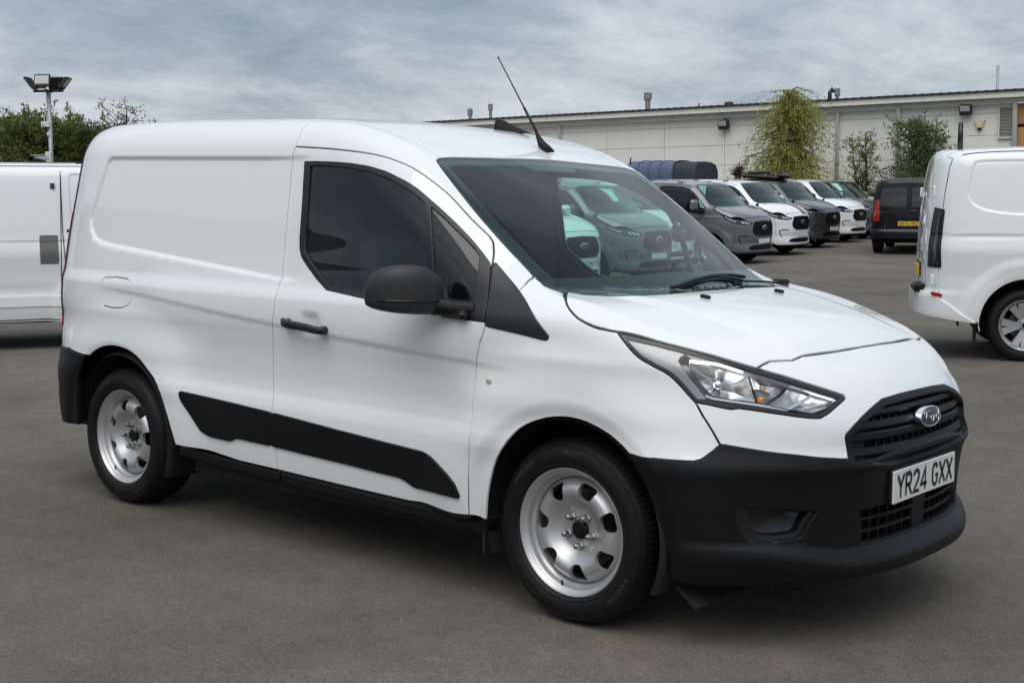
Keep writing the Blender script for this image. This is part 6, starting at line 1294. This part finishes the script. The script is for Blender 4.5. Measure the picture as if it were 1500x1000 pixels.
# ------------------------------------------------------------------ lamp column
def build_lamp_post():
    x, y = yard(38, -13.38); z = gz1(x, y); ob = tag(empty('lamp_post', (x, y, z), R(130.21 - 90)), 'galvanised floodlight column carrying four lamps and white cameras', 'lamp post'); ob.matrix_world = Matrix.Translation((x, y, z)) @ TILT @ Matrix.Rotation(R(130.21 - 90), 4, 'Z') @ Matrix.Diagonal((1, 1, .92, 1))
    GAL = mat('galvanised', (.36, .37, .38), rough=.45, metal=.6); BL = mat('lamp_body_dark', (.02, .02, .021), rough=.5); GLW = mat('flood_lens', (.55, .55, .52), rough=.25); WH = mat('camera_white', (.72, .73, .74), rough=.4)
    b = MB(); b.tube([(0, 0, -.2), (0, 0, 5.05)], .065, 14); b.build('column', GAL, ob, smooth=True)
    b = MB(); b.box((0, 0, 5.06), (.86, .09, .07), bev=.01); b.box((0, 0, 5.06), (.09, .5, .07), bev=.01); b.build('cross_arm', BL, ob)
    def flood(loc, rot, w_=.46, h_=.40):
        M = Matrix.Translation(loc) @ rot.to_4x4(); b = MB(); b.box((0, 0, 0), (w_, .07, h_), bev=.02)
        for k in range(5): b.box((-w_*.4 + k*w_*.2, .05, 0), (.012, .05, h_*.8))
        o = b.build('floodlight', BL, ob); o.data.transform(M); b = MB(); b.box((0, -.038, .02), (w_*.86, .012, h_*.66), bev=.004); g = b.build('lamp_glass', GLW, o); g.data.transform(M); b = MB(); b.box((0, .02, -h_*.55), (w_*.5, .04, .06)); k_ = b.build('bracket', BL, o); k_.data.transform(M)
    flood((-.09, -.22, 5.36), Matrix.Rotation(R(-12), 3, 'X'))
    flood((.16, .22, 5.32), Matrix.Rotation(R(180), 3, 'Z') @ Matrix.Rotation(R(-12), 3, 'X'))
    flood((-.50, 0, 5.30), Matrix.Rotation(R(-90), 3, 'Z') @ Matrix.Rotation(R(34), 3, 'X'), .40, .46)
    flood((.50, 0, 5.30), Matrix.Rotation(R(90), 3, 'Z') @ Matrix.Rotation(R(36), 3, 'X'), .40, .42)
    b = MB(); b.box((-.09, -.09, 4.02), (.24, .10, .17), bev=.01); b.tube([(-.12, -.10, 4.1), (-.12, -.10, 4.32)], .012, 6); b.tube([(-.04, -.10, 4.1), (-.04, -.10, 4.32)], .012, 6); b.build('antenna_box', WH, ob)
    b = MB(); b.box((-.03, -.08, 3.72), (.07, .06, .10), bev=.01); b.build('sensor', WH, ob)
    b = MB(); b.tube([(-.10, -.06, 3.95), (-.13, -.07, 3.6), (-.06, -.05, 3.2)], .012, 6); b.build('cable', BL, ob)
    b = MB(); b.box((-.05, -.08, 3.00), (.16, .12, .34), bev=.02); b.tube([(-.12, -.12, 2.96), (-.42, -.22, 3.02)], [.075, .06], 12); b.box((-.30, -.20, 3.06), (.42, .16, .02), Matrix.Rotation(R(18), 3, 'Z')); b.build('bullet_camera', WH, ob)
    b = MB(); b.box((.10, -.08, 2.60), (.18, .12, .28), bev=.02); b.lathe([(.0, -.13), (.06, -.115), (.10, -.07), (.115, 0), (.115, .07), (.06, .11), (0, .12)], n=18, axis='z', c=(.26, -.16, 2.58)); cm = b.build('dome_camera', WH, ob)
    b = MB(); b.lathe([(.0, -.105), (.05, -.09), (.075, -.05)], n=16, axis='z', c=(.26, -.20, 2.535)); b.build('camera_lens', GLOSSB, cm, smooth=True)
# ------------------------------------------------------------------ covered truck beyond the row
def build_truck():
    x, y = yard(43.5, 5.65); z = gz1(x, y); ob = tag(empty('covered_truck', (x, y, z), R(8)), 'truck with a blue canvas load cover behind the parked vans', 'truck'); ob.scale = (.80, .9, .86)
    CV = mat('blue_canvas', (.075, .105, .175), rough=.7, bump=.3, bscale=12, var=.15, vscale=2); DKC = mat('dark_canvas', (.022, .026, .036), rough=.7)
    def sec(x_, s=1.): return [(x_, s*a, b_) for a, b_ in [(-1.05, 1.5), (-1.05, 2.55), (-1.0, 2.78), (-.85, 2.93), (-.5, 3.0), (0, 3.02), (.5, 3.0), (.85, 2.93), (1.0, 2.78), (1.05, 2.55), (1.05, 1.5)]]
    xs = [-2.2, -2.12, -1.6, -1.1, -.6, 0]; v, f = [], []
    for i, x_ in enumerate(xs):
        s_ = .9 if i == 0 else 1
        v += [(a, b_*s_, 1.5 + (c - 1.5)*(1 if i % 2 else .985)*(.93 if i == 0 else 1)) for a, b_, c in sec(x_)]
    for i in range(len(xs)-1):
        for j in range(10): f.append((i*11+j, i*11+j+1, (i+1)*11+j+1, (i+1)*11+j))
    f.append(tuple(range(11))); new_obj('canvas_cover', v, f, CV, ob, smooth=True).data.set_sharp_from_angle(angle=R(40))
    v, f = [], []
    for i, x_ in enumerate((0.004, .5, .98, 1.0)): v += [(a, b_*.985, c - .03 - (.06 if i == 3 else 0)) for a, b_, c in sec(x_)]
    for i in range(3):
        for j in range(10): f.append((i*11+j, i*11+j+1, (i+1)*11+j+1, (i+1)*11+j))
    f.append(tuple(33 + j for j in range(11))[::-1]); new_obj('dark_cover', v, f, DKC, ob, smooth=True).data.set_sharp_from_angle(angle=R(40))
    for x_ in (-1.6, -1.1, -.6, 0):
        b = MB(); b.tube([(a, b_*1.01, c + .012) for a, b_, c in sec(x_)], .018, 6); b.build('cover_hoop', CV, ob, smooth=True)
    b = MB(); b.box((-.6, 0, 1.35), (3.3, 2.1, .3), bev=.02); b.build('load_bed', DKC, ob)
    b = MB(); b.box((-.4, 0, .75), (5.2, .9, .2), bev=.02); b.build('chassis', UNDER, ob)
    b = MB(); b.box((1.75, 0, 1.05), (1.3, 1.8, .9), bev=.12); b.box((1.55, 0, 1.55), (.8, 1.65, .4), bev=.14); b.build('cab', CV, ob)
    for x_ in (-1.5, 1.9):
        for y_ in (-.85, .85):
            b = MB(); b.lathe([(.0, -.10), (.2, -.11), (.26, -.13), (.38, -.11), (.40, -.06), (.40, .06), (.38, .11), (.2, .12), (0, .1)], n=28, c=(x_, y_, .40)); b.build('wheel', TYRE, ob, smooth=True)
    b = MB(); b.tube([(-2.0, -.9, 2.9), (-2.0, -.9, 3.12)], .03, 6); b.build('marker', DKC, ob)
# ------------------------------------------------------------------ stand-in shed added behind the photographer for the dark reflection in the side glass
def build_shed():
    cx, cy = -20., -24.; ob = tag(empty('stand_in_shed', (cx, cy, gz1(cx, cy)), R(-38)), 'long dark stand-in shed added behind the photographer, mirrored in the side glass', 'building')
    DS = mat('dark_shed_cladding', (.035, .036, .036), rough=.7, var=.2, vscale=1)
    for i in range(10):
        b = MB(); b.box((-27 + i*6, 0, 2.5), (5.96, .3, 5.4)); b.build('wall_panel', DS, ob)
    b = MB(); b.add([(-30, .3, 5.2), (30, .3, 5.2), (30, -7, 7.4), (-30, -7, 7.4), (30, -14, 5.2), (-30, -14, 5.2)], [(0, 1, 2, 3), (3, 2, 4, 5), (0, 3, 5), (1, 4, 2), (0, 5, 4, 1)]); b.build('roof', mat('shed_roof', (.05, .05, .05), rough=.8), ob)
    b = MB(); b.box((0, -13.8, 2.5), (60, .3, 5.4)); b.box((-29.9, -7, 2.5), (.3, 13.4, 5.4)); b.box((29.9, -7, 2.5), (.3, 13.4, 5.4)); b.build('rear_walls', DS, ob)
# ------------------------------------------------------------------ the parked vans
def stand(van, x, y, rz, wb=3.1):
    """set a van on the ground at its four wheels; (x, y) is the middle of the front axle"""
    h = np.array([math.cos(rz), math.sin(rz)]); s = np.array([-h[1], h[0]]); p = np.array([x, y])
    zf = [gz1(*(p + s*q)) for q in (-.85, .85)]; zr = [gz1(*(p - h*wb + s*q)) for q in (-.85, .85)]
    ex = Vector((h[0], h[1], (sum(zf) - sum(zr))/2/wb)).normalized(); ey = Vector((s[0], s[1], (zf[1] + zr[1] - zf[0] - zr[0])/2/1.7)); ez = ex.cross(ey).normalized(); ey = ez.cross(ex)
    van.matrix_world = Matrix(((ex.x, ey.x, ez.x, x), (ex.y, ey.y, ez.y, y), (ex.z, ey.z, ez.z, sum(zf)/2), (0, 0, 0, 1)))
def find(o, name): return [c for c in o.children if c.name.split('.')[0] == name]
def build_vans():
    proto = make_custom()
    GREY1 = paint('mid_grey_paint', (.155, .155, .165), .35); GREY2 = paint('slate_paint', (.048, .050, .055), .3); BLK = mat('black_paint', (.004, .0045, .008), rough=.4, coat=.45, spec=.2)
    row = [(WHITE, 'white van at the near end of the row, seen through the windscreen'), (GREY1, 'mid grey van second in the row, seen through the windscreen'), (WHITE, 'white van third in the row, half hidden behind the windscreen pillar'),
           (GREY1, 'mid grey van just right of the foreground windscreen'), (WHITE, 'white van with two black bonnet stripes in the row'), (GREY2, 'dark slate van parked right after the striped white van'),
           (WHITE, 'plain white van standing between two dark slate vans in the row'), (GREY2, 'dark slate van whose nose is cut off by the black van'), (WHITE, 'white van of which only roof and windscreen show left of the black van'), (GREY2, 'slate van at the far end of the row, nearly hidden by the black van')]
    first = True; plates = []; B = Custom(); T = Surf(B, 'T'); Fs = Surf(B, 'F', .05)
    HEAD = R(1.5)
    for k, (m, lb) in enumerate(row):
        v = proto if first else copy_tree(proto); first = False
        d_ = 21.6 + 3.11*k if k < 7 else (42.6, 45.2, 47.6)[k-7]; px, py = yard(d_, 1.20 + 1.59*k if k < 7 else (11.95, 12.85, 13.7)[k-7]); px -= .85 if k == 2 else 0; stand(v, px - .93*math.cos(HEAD), py - .93*math.sin(HEAD), HEAD)
        tag(v, lb, 'van', 'vans parked in the row'); 
        if m is not WHITE: recolour(v, m)
        if k in (5, 7): 
            for s_ in (v,):
                for mm in find(s_, 'mirror'): mm.material_slots[0].link = 'OBJECT'; mm.material_slots[0].material = BLACKP
        if k == 0:
            pl = find(v, 'number_plate')[0]; p = Fs.put((0, .545))[0]
            plates.append((pl, p))
        if k == 4: striped = v
    # roof box on the slate van
    x, y = yard(21.6 + 3.11*5 + 1.9, 8.0); x, y = yard(38.3, 7.30)
    b = MB(); z = gz1(x, y) + 1.98; b.box((0, 0, .04), (1.15, .7, .12), Matrix.Rotation(R(3), 3, 'Y'), bev=.07); b.box((.55, .1, .07), (.36, .45, .17), bev=.08); b.tube([(-.8, -.2, .02), (-.3, -.25, .15), (.3, -.25, .16)], [.02, .05, .04], 8); o = b.build('roof_load', mat('black_sheet', (.012, .013, .016), rough=.35, bump=.5, bscale=8), None); o.location = (x, y, z); o.rotation_euler = (0, 0, HEAD)
    tag(o, 'black sheeted load lying on a roof in front of the weeping tree', 'roof load')
    # white van at the right edge, seen from behind its rear wheel
    v = copy_tree(proto); rz = R(26.5); wx, wy = yard(11.8, 4.68); h = np.array([math.cos(rz), math.sin(rz)]); l_ = np.array([-h[1], h[0]]); c = np.array([wx, wy]) + l_*.90 + h*3.1
    stand(v, c[0], c[1], rz); tag(v, 'white van at the right edge showing its tail and alloy rear wheel', 'van')
    b = MB(); b.tube([(-3.66, -.35, 1.93), (-3.66, -.35, 2.20)], [.028, .022], 8); b.build('roof_aerial', GLOSSB, v, smooth=True)
    b = MB(); b.box((-4.01, -.45, .65), (.12, .45, .08), bev=.02); b.build('tow_step', BLACKP, v)
    # white van at the left edge, side on
    v = copy_tree(proto); rz = R(240); a = np.array(yard(13.6, -4.68)); h = np.array([math.cos(rz), math.sin(rz)]); rr = np.array([h[1], -h[0]]); c = a + h*2.66 + rr*.98
    stand(v, c[0], c[1], rz); tag(v, 'white van at the left edge with a grey cover plate on its side', 'van')
    for s_ in find(v, 'body_side'):
        for mm in find(s_, 'side_moulding'): mm.material_slots[0].link = 'OBJECT'; mm.material_slots[0].material = WHITE
    X = Surf(B, 'X'); q = side_pts(B, [(-2.43, 1.19), (-2.61, 1.19), (-2.61, .895), (-2.43, .895)]); vv, ff, nn = panel_mesh(X, rounded(q, .015), h=.03, inset=0, off=.004, thick=.012)
    new_obj('cover_plate', vv*MIR, [t[::-1] for t in ff], mat('cover_grey', (.15, .145, .14), rough=.45, metal=.3), v, nn*MIR)
    p = side_pts(B, [(-2.58, 1.70)])[0]; b = MB(); b.box((p[0], -p[1] + .004, p[2]), (.055, .02, .085), bev=.009); b.build('lock_cover', CHROME, v); b = MB(); b.box((p[0], -p[1] + .010, p[2]), (.035, .02, .062), bev=.008); b.build('lock_inset', GLOSSB, v)
    # black van seen from behind
    v = copy_tree(proto); rz = R(108.5); a = np.array(yard(33.6, 10.18)); h = np.array([math.cos(rz), math.sin(rz)]); c = a + h*4.0
    stand(v, c[0], c[1], rz); tag(v, 'black van seen from behind with a yellow number plate', 'van'); recolour(v, BLK)
    Rs = Surf(B, 'R', -3.4); tg = find(v, 'tailgate')[0]
    for sy in (-1, 1):
        q = [(-3.9, sy*.06, 1.22), (-3.9, sy*.74, 1.22), (-3.9, sy*.70, 1.70), (-3.9, sy*.06, 1.72)]
        panel('rear_window', Rs, rounded(q if sy < 0 else q[::-1], .05), mat('privacy_glass', (.012, .013, .014), rough=.05, coat=1), tg, mirror=False, h=.05, inset=0, off=.006, thick=.01)
    for t in find(v, 'tail_lamp'):
        for c_ in t.children: c_.material_slots[0].link = 'OBJECT'; c_.material_slots[0].material = REDL
    for c_ in find(v, 'tail_lamp'): c_.material_slots[0].link = 'OBJECT'; c_.material_slots[0].material = REDL
    for y_, w_ in ((.20, .13), (.345, .07)):
        bar('bonnet_stripe', T, [(x_, y_, 1.2) for x_ in np.linspace(.30, .86, 16)], w_, .003, GLOSSB, striped, lift=.0015, step=.05)
    plate_text('WR75 MMZ', lambda s, t: (-4.0075, -s, .80 + t), find(v, 'rear_plate')[0])
    for pl, p in plates: plate_text('MA75 CZ9', lambda s, t: (p[0] + .0155, s, .545 + t), pl)
    b = MB(); b.box((-4.0, -.12, 1.12), (.05, .18, .05), bev=.015); b.build('tailgate_handle', GLOSSB, tg)

# ------------------------------------------------------------------ put it together
build_ground()
build_warehouse()
build_connect()
build_vans()
build_truck()
build_lamp_post()
build_plants()
build_shed()
